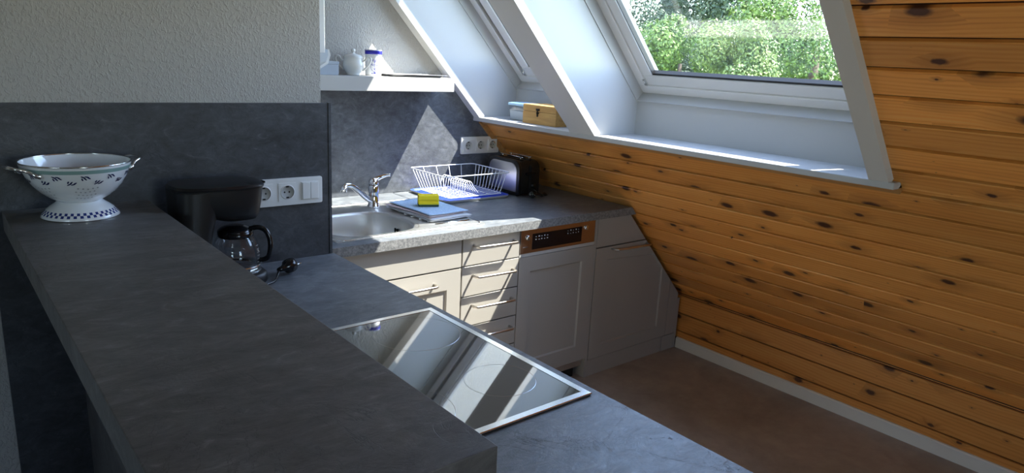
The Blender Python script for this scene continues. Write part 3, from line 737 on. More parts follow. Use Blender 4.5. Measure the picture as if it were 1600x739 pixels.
# ------------------------------------------------------------------ base cabinets of the niche (front plane y = YFR)
YFR = 2.180
def front_panel(mb, poly, m='cabinet_grey', y0=YFR, y1=YFR+.019): mb.prism(poly, y0, y1, m, 'y', bev=.0006, seg=1)
def bar_handle(parent, xa, xb, z, zb=None):
    zb = z if zb is None else zb; h = MB(); y = YFR; yo = YFR-.034
    p = [(xa, y, z)]+[(xa, y-.022, z), (xa+.003, yo+.004, z), (xa+.010, yo, z)]+[(xb-.010, yo, zb), (xb-.003, yo+.004, zb), (xb, y-.022, zb), (xb, y, zb)]
    h.tube(p, .0052, 'nickel', 10); return h.build('handle', parent)
def world_thing(name, label, cat, group=None): return thing(name, label, cat, (0,0,0), 0, group)
def rel(o, base):   # move an empty's origin to base while keeping children in world coordinates
    o.location = base
    for c in o.children: c.location = Vector(c.location)-Vector(base)
def shaker(parent, poly_out, rec, m='cabinet_grey', name='door', light_edge=True):
    """door as a frame around a recessed field: rec = polygon of the recess"""
    x0 = min(p[0] for p in rec); x1 = max(p[0] for p in rec); z0 = min(p[1] for p in rec); z1 = max(p[1] for p in rec)
    D = MB(); bm = bmesh.new()
    # front face with hole via triangle fill
    def loop(poly, y): return [bm.verts.new((a, y, b)) for a, b in poly]
    A = loop(poly_out, YFR); B_ = loop(rec, YFR); Cc = loop([(a+(.006 if a < (x0+x1)/2 else -.006), b+(.006 if b < (z0+z1)/2 else -.006)) for a, b in rec], YFR+.007)
    e = []
    for L_ in (A, B_):
        for i in range(len(L_)): e.append(bm.edges.new((L_[i], L_[(i+1) % len(L_)])))
    bmesh.ops.triangle_fill(bm, use_beauty=True, use_dissolve=False, edges=e)
    for i in range(len(B_)): k = (i+1) % len(B_); bm.faces.new((B_[i], B_[k], Cc[k], Cc[i]))
    bm.faces.new(Cc)
    E_ = loop(poly_out, YFR+.019)
    for i in range(len(A)): k = (i+1) % len(A); bm.faces.new((A[i], A[k], E_[k], E_[i]))
    bm.faces.new(E_)
    D.frombm(bm, m); return D.build(name, parent)
ZP = .068   # top of plinth
XD0, XD1 = 1.8985, 2.3545; XU = 1.599; XC0 = 2.372; XC1 = 2.957
def carcass(parent, x0, x1, z0, z1, poly=None):  # carcass coloured near-black to paint shade into the gaps between fronts
    c = MB()
    if poly: c.prism(poly, YFR+.021, YFR+.55, 'gap_dark', 'y')
    else: c.box(x0, x1, YFR+.021, YFR+.55, z0, z1, 'gap_dark')
    return c.build('body', parent)
# sink cabinet
t = world_thing('sink_cabinet', 'grey base cabinet under the sink with one panelled door', 'cabinet')
c = MB(); x0, x1 = 1.024, XU-.0015
for q_ in ((x0, x0+.016, ZP, ZWB), (x1-.016, x1, ZP, ZWB), (x0, x1, ZP, ZP+.016)): c.box(q_[0], q_[1], YFR+.021, YFR+.55, q_[2], q_[3], 'gap_dark')  # near-black sides likewise stand in for shade behind the front gaps
c.build('body', t)
f_ = MB(); front_panel(f_, [(x0, .6745), (x1-.001, .6745), (x1-.001, .789), (x0, .789)]); f_.build('blind_front', t)
d = shaker(t, [(x0, ZP+.004), (x1-.001, ZP+.004), (x1-.001, .668), (x0, .668)], [(x0+.07, ZP+.075), (x1-.066, ZP+.075), (x1-.066, .590), (x0+.07, .590)])
bar_handle(d, 1.325, 1.470, .622)
MB().box(x0, x1, YFR+.025, YFR+.04, 0, ZP, 'cabinet_grey').build('plinth', t)
rel(t, ((x0+x1)/2, YFR+.3, 0))
# drawer unit
t = world_thing('drawer_unit', 'narrow grey drawer unit with bar handles between sink cabinet and dishwasher', 'cabinet')
x0, x1 = XU+.003, XD0-.003; carcass(t, x0, x1, ZP, ZWB-.002)
tops = [.7885, .673, .544, .415, .286, .157]
for i in range(5):
    zt = tops[i]-.0026 if i else .7885; zb = tops[i+1]+.0026
    f_ = MB(); front_panel(f_, [(x0+.001, zb), (x1, zb), (x1, zt), (x0+.001, zt)]); dd_ = f_.build('drawer_front', t)
    hz = [.755, .630, .503, .374, .245][i]; bar_handle(dd_, 1.655, 1.862, hz, hz-.004)
f_ = MB(); front_panel(f_, [(x0+.001, ZP+.004), (x1, ZP+.004), (x1, .1555), (x0+.001, .1555)]); f_.build('drawer_front', t)
MB().box(x0, x1, YFR+.025, YFR+.04, 0, ZP, 'cabinet_grey').build('plinth', t)
rel(t, ((x0+x1)/2, YFR+.3, 0))
# dishwasher
t = world_thing('dishwasher', 'built-in dishwasher with steel control panel and grey panelled door', 'dishwasher')
x0, x1 = XD0+.001, XD1-.002
MB().box(x0, x1, YFR+.021, YFR+.56, .06, ZWB-.002, 'steel').build('body', t)
pn = MB(); pn.box(x0+.001, x1-.004, YFR-.001, YFR+.02, .684, .7905, 'panel_steel_reflection', bev=.0015); pp_ = pn.build('control_panel', t)
dm = MB(); dm.box(1.966, 2.262, YFR-.0025, YFR-.001, .697, .766, 'display_black', bev=.0004); dp = dm.build('display', pp_)
mk = MB(); mk2 = MB()
for k in range(5):
    for j, zz in enumerate((.751, .738)):
        xx = 1.982+k*.0165; mk.box(xx, xx+(.006 if k != 1 else .009), YFR-.0029, YFR-.0025, zz, zz+(.0045 if (k+j) % 2 else .0025), 'mark_white')
        xx = 2.172+k*.0165; mk2.box(xx, xx+(.005 if k % 2 else .0035), YFR-.0029, YFR-.0025, zz+.004, zz+(.009 if (k+j) % 2 else .006), 'mark_white')
mk.build('symbols', dp); mk2.build('symbols', dp)
for xx, zz in ((1.941, .752), (2.290, .758)):
    MB().lathe([(0, .007), (.0095, .007), (.0115, .004), (.0115, 0)], 'steel_bright', 24, Matrix.Translation((xx, YFR-.0012, zz)) @ Matrix.Rotation(PI/2, 4, 'X')).build('push_button', pp_)
mk = MB()
for k in range(7): mk.box(1.915+k*.0042, 1.918+k*.0042, YFR-.0013, YFR-.001, .710, .7135, 'tray_dark')
mk.build('logo', pp_)
f_ = MB(); f_.box(x0, x1, YFR+.001, YFR+.02, .669, .6835, 'edge_light'); f_.build('trim_strip', t)
shaker(t, [(x0, ZP+.034), (x1, ZP+.034), (x1, .667), (x0, .667)], [(x0+.065, .180), (x1-.072, .180), (x1-.072, .601), (x0+.065, .601)])
MB().box(x0, x1-.03, YFR+.045, YFR+.06, 0, ZP+.03, 'gap_dark').build('plinth', t)
rel(t, ((x0+x1)/2, YFR+.3, 0))
tag(MB().box(XD1-.001, XC0-.003, YFR+.001, YFR+.55, 0, ZWB-.001, 'cabinet_grey', bev=.001).build('filler_strip'), 'narrow upright grey filler strip between dishwasher and corner cabinet', 'filler strip')
# corner cabinet cut by the slope
gs = .008
def sxx(z): return sx(z)-gs
t = world_thing('corner_cabinet', 'grey corner cabinet with diagonally cut door under the pine slope', 'cabinet')
x0 = XC0
carcass(t, 0, 0, 0, 0, [(x0, ZP), (XK-.03, ZP), (XK-.03, ZK-.01), (sxx(ZWB-.004)-.012, ZWB-.004), (x0, ZWB-.004)])
f_ = MB(); front_panel(f_, [(x0, .651), (sxx(.651), .651), (sxx(.789), .789), (x0, .789)]); f_.build('blank_front', t)
zc_ = ZS-(XC1+gs-XS)*TH
zr_ = ZS-(2.862+.075+gs-XS)*TH
d = shaker(t, [(x0, ZP+.020), (XC1, ZP+.020), (XC1, zc_), (sxx(.645), .645), (x0, .645)],
           [(x0+.078, .152), (2.882, .152), (2.882, .480), (2.800, .566), (x0+.078, .584)])
bar_handle(d, 2.478, 2.728, .634, .629)
f_ = MB(); front_panel(f_, [(XC1+.003, ZP+.020), (XK-.035, ZP+.020), (XK-.035, ZS-(XK-.035+gs-XS)*TH), (XC1+.003, ZS-(XC1+.003+gs-XS)*TH)]); f_.build('end_panel', t)
f_ = MB(); f_.box(XK-.033, XK-.0155, YFR+.001, YFR+.2, 0.0, ZK-.004, 'cabinet_grey'); f_.build('end_post', t)
pl = MB(); pl.box(x0, 2.937, YFR+.004, YFR+.02, 0, ZP+.016, 'cabinet_grey'); pl.build('plinth', t)
pl = MB(); pl.box(2.940, XK-.034, YFR+.002, YFR+.018, 0, ZP+.016, 'cabinet_grey'); pl.build('plinth', t)
rel(t, ((x0+XK)/2, YFR+.3, 0))

# ------------------------------------------------------------------ shelf and what stands on it
ZSH = 1.378; YSH = 2.790
tag(MB().box(XA+.001, 1.967, YSH, YB-.0005, 1.316, ZSH, 'white_lacquer', bev=.0015).build('wall_shelf'), 'thick white floating shelf above the sink', 'shelf')
# sugar bowl
t = thing('sugar_bowl', 'white porcelain sugar bowl with two handles and knobbed lid', 'sugar bowl', (1.487, 2.868, ZSH))
prof = [(0, .004), (.024, .004), (.026, 0), (.028, .002), (.026, .006), (.033, .013), (.043, .028), (.0455, .042), (.043, .056), (.0405, .062), (.0405, .074), (.042, .079), (.0395, .079), (.037, .070), (.03, .02), (0, .01)]
MB().lathe(prof, 'porcelain', 48).build('bowl', t)
MB().lathe([(.039, .0795), (.037, .083), (.02, .089), (.007, .092), (.005, .096), (.0095, .102), (.0075, .110), (0, .113)], 'porcelain', 36).build('lid', t)
dirv = Vector((.76, -.65, 0))
for s_ in (-1, 1):
    pts = smoothpath([dirv*s_*.040+Vector((0,0,.060)), dirv*s_*.052+Vector((0,0,.066)), dirv*s_*.060+Vector((0,0,.078)), dirv*s_*.072+Vector((0,0,.078)), dirv*s_*.076+Vector((0,0,.066)), dirv*s_*.066+Vector((0,0,.045)), dirv*s_*.052+Vector((0,0,.030)), dirv*s_*.040+Vector((0,0,.022))], 5)
    MB().tube(pts, .0032, 'porcelain', 10, rs=[.0042]*len(pts)).build('handle', t)
# storage jar with blue onion flower print
t = thing('storage_jar', 'white porcelain jar with blue flower print and dark blue lid band', 'jar', (1.597, 2.890, ZSH))
J = MB(); J.lathe([(0, 0), (.033, 0), (.0355, .003), (.036, .01), (.036, .082), (.034, .088), (.034, .092), (0, .092)], 'porcelain_white', 48)
cam2 = Vector((0-1.597, 0-2.89, 0)).normalized(); a_c = math.atan2(cam2.y, cam2.x)
def decal(mb, a, z, w, h, r, m, rot=0.0, n=10, lift=.0004, pet=None):
    pts = []
    for i in range(n):
        th_ = 2*PI*i/n; px = math.cos(th_)*w; pz = math.sin(th_)*h
        X_ = px*math.cos(rot)-pz*math.sin(rot); Z_ = px*math.sin(rot)+pz*math.cos(rot)
        aa = a+X_/r; pts.append(((r+lift)*math.cos(aa), (r+lift)*math.sin(aa), z+Z_))
    mb.add(pts, [list(range(n))], m)
def stroke(mb, a0, pts, r, m, wd=.0009):
    for (u0, z0), (u1, z1) in zip(pts[:-1], pts[1:]):
        L_ = math.hypot(u1-u0, z1-z0); decal(mb, a0+(u0+u1)/2/r, (z0+z1)/2, L_/2+wd*.4, wd, r, m, math.atan2(z1-z0, u1-u0), 8)
for rep in range(3):
    a0 = a_c+rep*2*PI/3+.15
    for (u, z) in ((0, .045), (-.010, .047), (.010, .047), (0, .060), (0, .030), (-.006, .066), (.006, .066)):
        for k in range(5):
            b = 2*PI*k/5+.3; decal(J, a0+(u+.0032*math.cos(b))/.036, z+.0032*math.sin(b), .0021, .0011, .036, 'print_blue', b)
    stroke(J, a0, [(0, .012), (.001, .022), (0, .034), (-.002, .045), (0, .058), (0, .070)], .036, 'print_blue')
    stroke(J, a0, [(0, .018), (-.008, .020), (-.016, .030), (-.018, .044), (-.012, .052)], .036, 'print_blue')
    stroke(J, a0, [(0, .02), (.009, .026), (.014, .036), (.012, .046)], .036, 'print_blue')
    decal(J, a0, .012, .006, .0035, .036, 'print_blue'); decal(J, a0-.3, .010, .003, .002, .036, 'print_blue'); decal(J, a0+.3, .010, .003, .002, .036, 'print_blue')
J.build('body', t)
L_ = MB(); L_.lathe([(.035, .0905), (.0375, .0915), (.0378, .108), (.036, .1115), (0, .1115)], 'porcelain_white', 48, matfn=lambda j, i: 'lid_blue' if j == 1 else None); L_.build('lid', t)
# flat dark tray
t = thing('serving_tray', 'thin dark flat tray with pale top lying on the right of the shelf', 'tray', (1.775, 2.862, ZSH), -.03)
Tr = MB(); oo = rrect(-.145, .145, -.058, .058, .02, 5); n_ = len(oo)
v = [(x*.93, y*.86, 0) for x, y in oo]+[(x, y, .010) for x, y in oo]+[(x*.985, y*.97, .0115) for x, y in oo]+[(x*.93, y*.88, .006) for x, y in oo]
f = [list(range(n_))[::-1]]
for j in range(3):
    for i in range(n_): k = (i+1) % n_; f.append((j*n_+i, j*n_+k, (j+1)*n_+k, (j+1)*n_+i))
Tr.add(v, f, 'tray_dark'); Tr.add(v[3*n_:], [list(range(n_))], 'steel'); Tr.build('plate', t)
MB().box(-.06, .155, -.064, -.05, .0118, .0128, 'porcelain_white').build('rim_stripe', t)
t = thing('storage_box', 'plain blue-grey box at the left end of the shelf', 'box', (1.345, 2.868, ZSH))
MB().box(-.05, .052, -.045, .045, 0, .052, 'box_blue_grey', bev=.002).build('body', t)
MB().box(-.052, .054, -.047, .047, .044, .056, 'box_blue_grey', bev=.002).build('lid', t)
# enamel ladle rack on the end of the wall
t = thing('ladle_rack', 'white enamel ladle rack with drip tray hung at the wall corner', 'ladle rack', (XA, 2.30, 1.42))
MB().box(0.0005, .006, -.10, .16, .01, .72, 'enamel', bev=.002).build('back_plate', t)
MB().box(.004, .052, -.102, -.094, .05, .60, 'enamel', bev=.002).build('side_cheek', t)
Dt = MB(); pr = [(.0, .0), (.035, .002), (.060, .018), (.068, .045), (.063, .062), (.058, .062), (.060, .045), (.052, .022), (.030, .008), (0, .006)]
Dt.prism([(a+.001, b) for a, b in pr], -.105, .165, 'enamel', 'y'); Dt.build('drip_tray', t, smooth_angle=35)
MB().tube([(.03, -.10, .60), (.03, .165, .60)], .005, 'enamel', 10).build('hook_rail', t)
for k in range(3): MB().tube(smoothpath([(.03, -.07+k*.09, .604), (.045, -.07+k*.09, .60), (.050, -.07+k*.09, .575), (.060, -.07+k*.09, .57), (.066, -.07+k*.09, .585)], 4), .003, 'steel_bright', 8).build('hook', t)

# boxes on the sill
t = thing('wooden_box', 'small bamboo coloured wooden box with a dark metal clasp on the sill', 'box', (2.345, 2.523, ZS), 0)
MB().box(-.075, .08, -.117, .117, 0, .058, 'box_wood', bev=.002).build('body', t)
MB().box(-.075, .08, -.117, .117, .0592, .090, 'box_wood', bev=.002).build('lid', t)
cl = MB(); cl.box(-.0775, -.075, -.004, .022, .064, .074, 'iron_dark', bev=.001); cl.box(-.0785, -.075, -.000, .018, .049, .057, 'iron_dark', bev=.001)
cl.tube([(-.078, .009, .072), (-.080, .009, .046)], .003, 'iron_dark', 8); cl.lathe([(0,.003),(.005,.002),(.006,0)], 'iron_dark', 14, Matrix.Translation((-.077, .009, .041)) @ Matrix.Rotation(-PI/2, 4, 'Y')); cl.build('clasp', t)
t = thing('plastic_tub', 'clear plastic food tub with light blue lid behind the wooden box', 'tub', (2.365, 2.735, ZS))
tb = MB(); oo = rrect(-.06, .06, -.065, .065, .015, 4); n_ = len(oo)
v = [(x*.88, y*.9, 0.0005) for x, y in oo]+[(x, y, .076) for x, y in oo]; f = [list(range(n_))[::-1]]
for i in range(n_): k = (i+1) % n_; f.append((i, k, n_+k, n_+i))
tb.add(v, f, 'tub_plastic', True); tb.build('tub', t)
fl = MB(); v = [(x*.86, y*.88, 0.002) for x, y in oo]+[(x*.94, y*.95, .046+.004*math.sin(i)) for i, (x, y) in enumerate(oo)]; f = [list(range(n_))[::-1], [n_+i for i in range(n_)]]
for i in range(n_): k = (i+1) % n_; f.append((i, k, n_+k, n_+i))
fl.add(v, f, 'cloth_white', False); fl.build('contents', t)
ll = MB(); ll.prism([(x*1.06, y*1.06) for x, y in oo], .072, .083, 'tub_lid', 'z', bev=.002); ll.prism([(x*.9, y*.9) for x, y in oo], .083, .086, 'tub_lid', 'z'); ll.build('lid', t)

# ------------------------------------------------------------------ sockets
def sock_insert(parent, x, z, m, mr, wall_y, r=.0205):
    s_ = MB()
    sq = [(math.copysign(min(1, abs(math.cos(a_))*1.4142), math.cos(a_))*.0285, math.copysign(min(1, abs(math.sin(a_))*1.4142), math.sin(a_))*.0285) for a_ in [2*PI*i/32 for i in range(32)]]
    ci = [((r+.003)*math.cos(2*PI*i/32), (r+.003)*math.sin(2*PI*i/32)) for i in range(32)]
    vv_ = [(x+a_, wall_y-.0095, z+b_) for a_, b_ in sq]+[(x+a_, wall_y-.0122, z+b_) for a_, b_ in sq]+[(x+a_, wall_y-.0125, z+b_) for a_, b_ in ci]
    s_.add(vv_, [(j*32+i, j*32+(i+1)%32, (j+1)*32+(i+1)%32, (j+1)*32+i) for j in (0,1) for i in range(32)], m)
    Rx = Matrix.Translation((x, wall_y-.0125, z)) @ Matrix.Rotation(PI/2, 4, 'X')
    s_.lathe([(r+.003, 0), (r+.002, .0012), (r, .0014)], m, 32, Rx)
    s_.lathe([(r, .0014), (r-.0008, -.0010), (r-.0012, -.0015), (0, -.0015)], mr, 32, Rx)
    ob = s_.build('socket_insert', parent)
    hl = MB()
    for k in (-1, 1): hl.lathe([(0, 0), (.0028, 0)], 'gap_dark', 12, Matrix.Translation((x+k*.0075-.002, wall_y-.0114, z)) @ Matrix.Rotation(PI/2, 4, 'X'))
    for k in (-1, 1): hl.box(x-.004, x+.004, wall_y-.0128, wall_y-.0108, z+k*(r-.0035)-.002, z+k*(r-.0035)+.002, 'gap_dark')
    hl.build('contact_holes', ob); return ob
yw = YA-.014
t = thing('socket_panel', 'white wall plate with two sockets and a double switch behind the coffee maker', 'socket', (.862, yw, 1.048))
def into(fn, base):
    pass
f_ = MB(); f_.prism(rrect(.743-.862, .980-.862, -.0425, .0425, .006, 4), -.010, 0, 'socket_white', 'y', bev=.002); f_.build('frame', t)
for dx in (-.072, .002): sock_insert(t, dx, 0, 'socket_white', 'socket_recess_shade', 0.0)
MB().box(.076-.0290, .076+.0290, -.0115, -.0095, -.029, .029, 'socket_white', bev=.001).build('switch_surround', t)
for k in (-1, 1): MB().box(.076+(.0005 if k > 0 else -.0265), .076+(.0265 if k > 0 else -.0005), -.0155, -.0110, -.0265, .0265, 'socket_white', bev=.0015).build('rocker', t)
yw = YB-.010
t = thing('socket_panel', 'cream wall plate with three sockets above the toaster', 'socket', (2.246, yw, 1.040))
f_ = MB(); f_.prism(rrect(-.122, .122, -.0435, .0435, .006, 4), -.010, 0, 'socket_cream', 'y', bev=.002); f_.build('frame', t)
for dx in (-.078, 0, .078): sock_insert(t, dx, 0, 'socket_cream', 'recess_cream_shade', 0.0)

# ------------------------------------------------------------------ colander
t = thing('colander', 'white enamel footed colander with blue leaf pattern and metal handles', 'colander', (.290, 1.982, 1.056))
NS = 72
foot = [(.0835, .0), (.085, .003), (.082, .009), (.077, .0145), (.0725, .020), (.064, .027), (.054, .034), (.047, .040)]
def fm(j, i):
    if j in (2,): return 'enamel_blue' if i % 2 == 0 else None
    if j in (3,): return 'enamel_blue' if i % 2 == 1 else None
    if j == 0: return 'steel_bright'
    return None
ft = MB(); ft.lathe(foot, 'enamel', NS, matfn=fm); ft.build('foot', t)
bprof = [(.0, .038), (.030, .038), (.047, .040), (.064, .050), (.082, .065), (.096, .082), (.107, .101), (.114, .119), (.1175, .128), (.119, .135)]
iprof = [(.117, .136), (.1155, .128), (.112, .119), (.105, .101), (.094, .083), (.080, .067), (.062, .052), (.045, .043), (0, .041)]
bw = MB(); bw.lathe(bprof, 'enamel', NS, matfn=lambda j, i: 'enamel_green' if j == 7 else None); bw.lathe(iprof, 'enamel', NS)
def bpt(a, z):   # outer surface point and frame at angle and height
    for (r0_, z0_), (r1_, z1_) in zip(bprof[2:-1], bprof[3:]):
        if z0_ <= z <= z1_+1e-9:
            k = (z-z0_)/(z1_-z0_); r = r0_+(r1_-r0_)*k; sl2 = Vector((r1_-r0_, z1_-z0_)).normalized()
            er = Vector((math.cos(a), math.sin(a), 0)); et = Vector((-math.sin(a), math.cos(a), 0))
            up = er*sl2.x+Vector((0,0,1))*sl2.y; nn = er*sl2.y-Vector((0,0,1))*sl2.x
            return er*r+Vector((0,0,z)), et, up, nn
def bdecal(a, z, w, h, rot, m, n=8, du=0, dv=0, lift=.0009):
    p, et, up, nn = bpt(a, z); v = []
    for i in range(n):
        th_ = 2*PI*i/n; px = math.cos(th_)*w; pz = math.sin(th_)*h
        X_ = px*math.cos(rot)-pz*math.sin(rot)+du; Z_ = px*math.sin(rot)+pz*math.cos(rot)+dv
        v.append(p+et*X_+up*Z_+nn*lift)
    bw.add(v, [list(range(n))], m)
for row, (z, off_, k_) in enumerate(((.1125, 0, 12), (.0955, .5, 12))):
    for i in range(k_):
        a = 2*PI*(i+off_)/k_
        s_ = 1 if row else -1
        for (du, dv, rt, L2) in ((-.002, .000, .5, .0062), (.0035, .0045, .9, .0056), (.0075, -.0005, .25, .0056), (.013, .003, .6, .0050), (-.004, .006, 1.2, .0045)):
            bdecal(a, z, L2*.92, .0017, rt*s_ if row else PI-rt, 'enamel_navy', 8, du*.8-.004, dv*s_)
for grp in range(6):
    for i in range(5):
        for j in range(4):
            a = 2*PI*(grp+.5)/6+(i-2+.5*(j % 2))*.105; z = .055+j*.0088+abs(i-2)*.0012
            bdecal(a, min(z, .094), .0022, .0022, 0, 'enamel_hole', 8, lift=.0005)
bw.build('bowl', t)
rm = MB(); rm.tube([(.1185*math.cos(2*PI*i/64), .1185*math.sin(2*PI*i/64), .1358) for i in range(64)], .0021, 'steel_bright', 8, closed=True); rm.build('metal_rim', t)
hd_dir = math.atan2(-.33, -.94)
for s_ in (0, 1):
    a = hd_dir+PI*s_; er = Vector((math.cos(a), math.sin(a), 0)); et = Vector((-math.sin(a), math.cos(a), 0))
    H_ = [er*.113+et*-.052+Vector((0,0,.112)), er*.120+et*-.045+Vector((0,0,.117)), er*.128+et*-.034+Vector((0,0,.126)), er*.143+et*-.028+Vector((0,0,.131)), er*.152+et*-.012+Vector((0,0,.133)),
          er*.152+et*.012+Vector((0,0,.133)), er*.143+et*.028+Vector((0,0,.131)), er*.128+et*.034+Vector((0,0,.126)), er*.120+et*.045+Vector((0,0,.117)), er*.113+et*.052+Vector((0,0,.112))]
    # keep ends on the bowl surface
    for ei in (0, 1, -1, -2):
        p = H_[ei]; q2 = Vector((p.x, p.y, 0)); q2 = q2.normalized()*(.1145 if ei in (0, -1) else .122); H_[ei] = Vector((q2.x, q2.y, p.z))
    pth = smoothpath(H_, 5); n_p = len(pth)
    hm = MB(); hm.tube(pth, .0035, 'steel_bright', 10, rs=[.0055 if (i < 6 or i > n_p-7) else .0034 for i in range(n_p)])
    ho = hm.build('handle', t)
    for ei in (0, -1):
        p = H_[ei]; MB().lathe([(0, .004), (.0025, .0035), (.0035, .001), (.0035, -.002)], 'chrome', 10, Matrix.Translation(p+p.normalized()*.005)).build('rivet', ho)

# ------------------------------------------------------------------ coffee maker (front faces +x)
t = thing('coffee_maker', 'black filter coffee maker standing beside the white sockets', 'coffee maker', (.610, 1.985, ZW))
def oval(x0, x1, yw_, e=2.6, n=40, cx=None):
    c = (x0+x1)/2; a = (x1-x0)/2; return [(c+x, y) for x, y in superel(a, yw_, n, e)]
def loft(mb, rings, m, smooth=True, cap=True, matfn=None):
    n = len(rings[0]); v = [p for r in rings for p in r]; f = []
    for j in range(len(rings)-1):
        for i in range(n): k = (i+1) % n; f.append((j*n+i, j*n+k, (j+1)*n+k, (j+1)*n+i))
    if cap: f.append(list(range(n))[::-1]); f.append([(len(rings)-1)*n+i for i in range(n)])
    mb.add(v, f, m, smooth)
def ov(x0, x1, w, z, e=2.8): return [(x, y, z) for x, y in oval(x0, x1, w, e)]
# tower: from base to top
Tw = MB(); loft(Tw, [ov(-.112, -.024, .075, .03, 3.4), ov(-.112, -.024, .076, .14, 3.4), ov(-.114, -.010, .081, .20, 3.2), ov(-.1155, .006, .084, .274, 3.2)], 'black_matte'); Tw.build('water_tank', t, smooth_angle=50)
Bs = MB(); loft(Bs, [ov(-.112, .125, .078, 0, 3.6), ov(-.114, .130, .080, .008, 3.6), ov(-.112, .126, .078, .026, 3.6), ov(-.108, .120, .074, .030, 3.6)], 'black_matte'); Bs.build('base', t, smooth_angle=50)
MB().lathe([(0, .032), (.054, .032), (.057, .0295)], 'steel_bright', 40, Matrix.Translation((.062, 0, 0))).build('hot_plate', t)
Hd = MB(); loft(Hd, [ov(.010, .098, .040, .182, 2.4), ov(-.004, .108, .056, .186, 2.5), ov(-.060, .114, .072, .205, 2.8), ov(-.114, .119, .082, .236, 2.9), ov(-.116, .124, .085, .276, 2.9)], 'black_matte')
Hd.build('brew_head', t, smooth_angle=50)
Ld = MB(); loft(Ld, [ov(-.118, .127, .087, .2765, 2.9), ov(-.119, .128, .088, .281, 2.9), ov(-.114, .122, .083, .287, 2.9), ov(-.085, .09, .058, .2905, 2.7), ov(-.02, .02, .02, .2915, 2.2)], 'black_plastic')
Ld.build('lid', t, smooth_angle=40)
MB().box(.124, .138, -.012, .012, .2775, .2835, 'black_gloss', bev=.002).build('lid_tab', t)
# cord and plug
cp = smoothpath([(-.02, -.085, .012), (.06, -.105, .005), (.12, -.085, .0045), (.142, -.060, .0055), (.152, -.045, .010), (.160, -.036, .0205)], 6)
c0 = MB().tube(cp, .0034, 'black_plastic', 8).build('power_cord', t)
plug(c0, (.158, -.036, .0225), (.80, .35, .05), 1.25)
# carafe: a thing standing on the hot plate
t = thing('coffee_carafe', 'empty glass coffee carafe with black lid and handle on the hot plate', 'carafe', (.662, 1.985, ZW+.0340))
cpf = [(0, .001), (.053, .001), (.059, .004), (.0640, .018), (.0660, .040), (.0635, .062), (.055, .086), (.046, .100), (.0445, .108)]
cg = MB(); cg.lathe(cpf, 'carafe_glass', 48); cg.build('glass_jug', t)
MB().lathe([(.0462, .096), (.0480, .098), (.0485, .112), (.0462, .113)], 'black_gloss', 40).build('collar', t)
MB().lathe([(0, .1275), (.022, .127), (.040, .121), (.0475, .114), (.0475, .111), (0, .111)], 'black_gloss', 40).build('lid', t)
MB().lathe([(.0600, .0045), (.0615, .0045), (.0660, .016), (.0648, .0165), (.0600, .0045)], 'steel_bright', 48).build('metal_band', t)
hp = smoothpath([(.040, 0, .118), (.062, 0, .124), (.082, 0, .117), (.094, 0, .095), (.096, 0, .065), (.090, 0, .040), (.076, 0, .030), (.063, 0, .030)], 6)
ch = MB(); rs_ = [.0075]*len(hp); ch.tube([Vector((p.x*.8, -p.x*.60, p.z)) for p in hp], .0072, 'black_gloss', 12, rs=rs_); ch.build('handle', t)
gm = MB()
for k in range(6):
    a = -.9; z = .026+k*.0095
    for q2 in range(4):
        aa = a+q2*.05
        gm.box(-.0001, .0001, 0, .0032, -.0004, .0004, 'mark_white', Matrix.Rotation(aa, 4, 'Z') @ Matrix.Translation((([.0652,.0663,.0664,.0658,.0645,.062][k]), 0, z)))
gm.build('scale_marks', t)

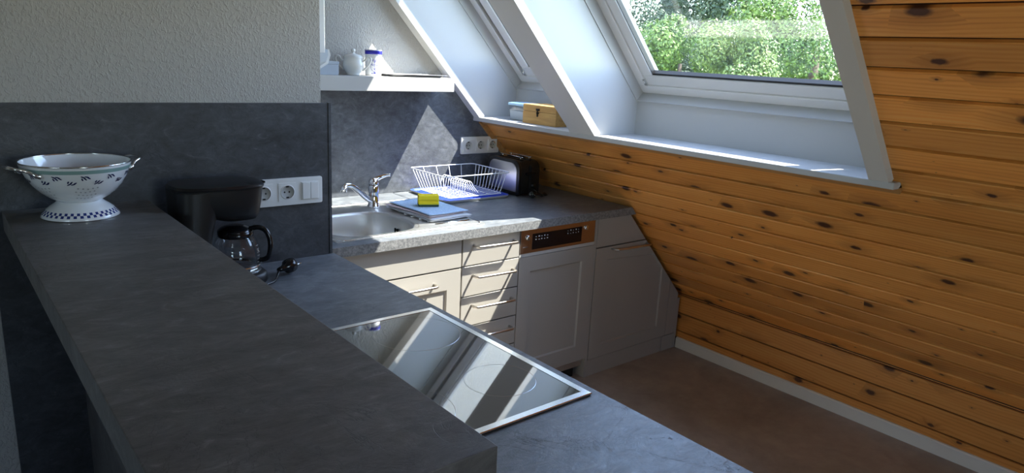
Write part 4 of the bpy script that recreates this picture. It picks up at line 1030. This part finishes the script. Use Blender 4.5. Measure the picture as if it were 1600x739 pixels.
# ------------------------------------------------------------------ outside
GZ = -3.2
struct(MB().box(3.4, 120, -80, 80, GZ-.2, GZ, 'grass').build('ground_outside'))
def blob_tree(name, label, x, y, h, w, leaf, kind='round', n=9000, ls=.16, seed=1, cat='tree', group='trees beyond the roof window'):
    rnd = random.Random(seed)
    t = thing(name, label, cat, (x, y, GZ), 0, group)
    tk = MB(); tk.tube([(0,0,0), (.05,0,h*.35), (0,.05,h*.85)], .18, 'bark', 8, rs=[w*.06, w*.045, w*.015]); tk.build('trunk', t)
    L = MB(); lobes = []
    if kind == 'round':
        for k in range(34):
            th_ = rnd.uniform(0, 2*PI); zz = rnd.uniform(.22, 1.0); rr_ = math.sqrt(max(0, 1-((zz-.5)/.56)**2))*w*.5*rnd.uniform(.45, 1)
            lobes.append((Vector((rr_*math.cos(th_), rr_*math.sin(th_), zz*h*.95)), w*rnd.uniform(.13, .22)))
    vs = []; fs = []
    for k in range(n):
        if kind == 'round':
            c, r = lobes[rnd.randrange(len(lobes))]
            d = Vector((rnd.gauss(0,1), rnd.gauss(0,1), rnd.gauss(0,1))).normalized(); p = c+d*r*rnd.uniform(.7, 1.05)
        else:
            zz = rnd.uniform(.08, 1)**1.15; lay = (zz*16) % 1.0; R = (1-zz)*w*.55*(.55+.45*(1-lay))+.05; th_ = rnd.uniform(0, 2*PI)
            p = Vector((R*math.cos(th_), R*math.sin(th_), zz*h-.25*R)); d = Vector((math.cos(th_), math.sin(th_), -.3+rnd.gauss(0,.3)))
        nn = (d+Vector((rnd.gauss(0,.5), rnd.gauss(0,.5), rnd.gauss(0,.5)))).normalized()
        a = nn.cross(Vector((0,0,1))); a = a.normalized() if a.length > .01 else Vector((1,0,0)); b = nn.cross(a)
        s1 = ls*rnd.uniform(.5, 1.2); an = rnd.uniform(0, PI); a2 = a*math.cos(an)+b*math.sin(an); b2 = -a*math.sin(an)+b*math.cos(an)
        i0 = len(vs); vs += [p-a2*s1, p-b2*s1*.55, p+a2*s1, p+b2*s1*.55]; fs.append((i0, i0+1, i0+2, i0+3))
    L.add(vs, fs, leaf)
    me = bpy.data.meshes.new('foliage'); me.from_pydata([tuple(v) for v in vs], [], fs); me.materials.append(MATS[leaf]); o = bpy.data.objects.new('foliage', me); COL.objects.link(o); o.parent = t
    return t
def at(px, py, X):   # world y,z on the plane x=X seen at a pixel of the photograph (used once, to place the planting)
    d_ = Vector(rr)*((px-800)/FPX)+Vector(dd)*((py-369.5)/FPX)+Vector(fw); k = X/d_.x
    return d_.y*k, CZ+d_.z*k
def tree_px(name, label, px, ytop, X, w, leaf, kind='round', **k):
    y, z = at(px, ytop, X); return blob_tree(name, label, X, y, z-GZ, w, leaf, kind, **k)
tree_px('garden_tree', 'grey-green tree at the left edge of the large window view', 988, -8, 19, 4.6, 'leaf_dark', seed=2, n=30000, ls=.06)
tree_px('conifer_tree', 'dark conifer with layered branches against the sky in the window view', 1060, -60, 27, 6.5, 'leaf_conifer', 'cone', seed=3, n=40000, ls=.11)
tree_px('garden_tree', 'bright green leafy tree in front of the conifer', 1072, 38, 13.2, 2.8, 'leaf_green', seed=4, n=40000, ls=.045)
tree_px('garden_tree', 'pale green bush at mid window behind the glass', 1165, 22, 9.6, 1.7, 'leaf_light', seed=5, n=34000, ls=.028)
tree_px('garden_tree', 'fresh green tree at right of the window view', 1290, 0, 19.5, 5.6, 'leaf_green', seed=6, n=60000, ls=.055)
tree_px('tall_tree', 'tall dark tree whose crown fills the top of the large window', 1180, -85, 34, 8.0, 'leaf_dark', seed=7, n=34000, ls=.11)
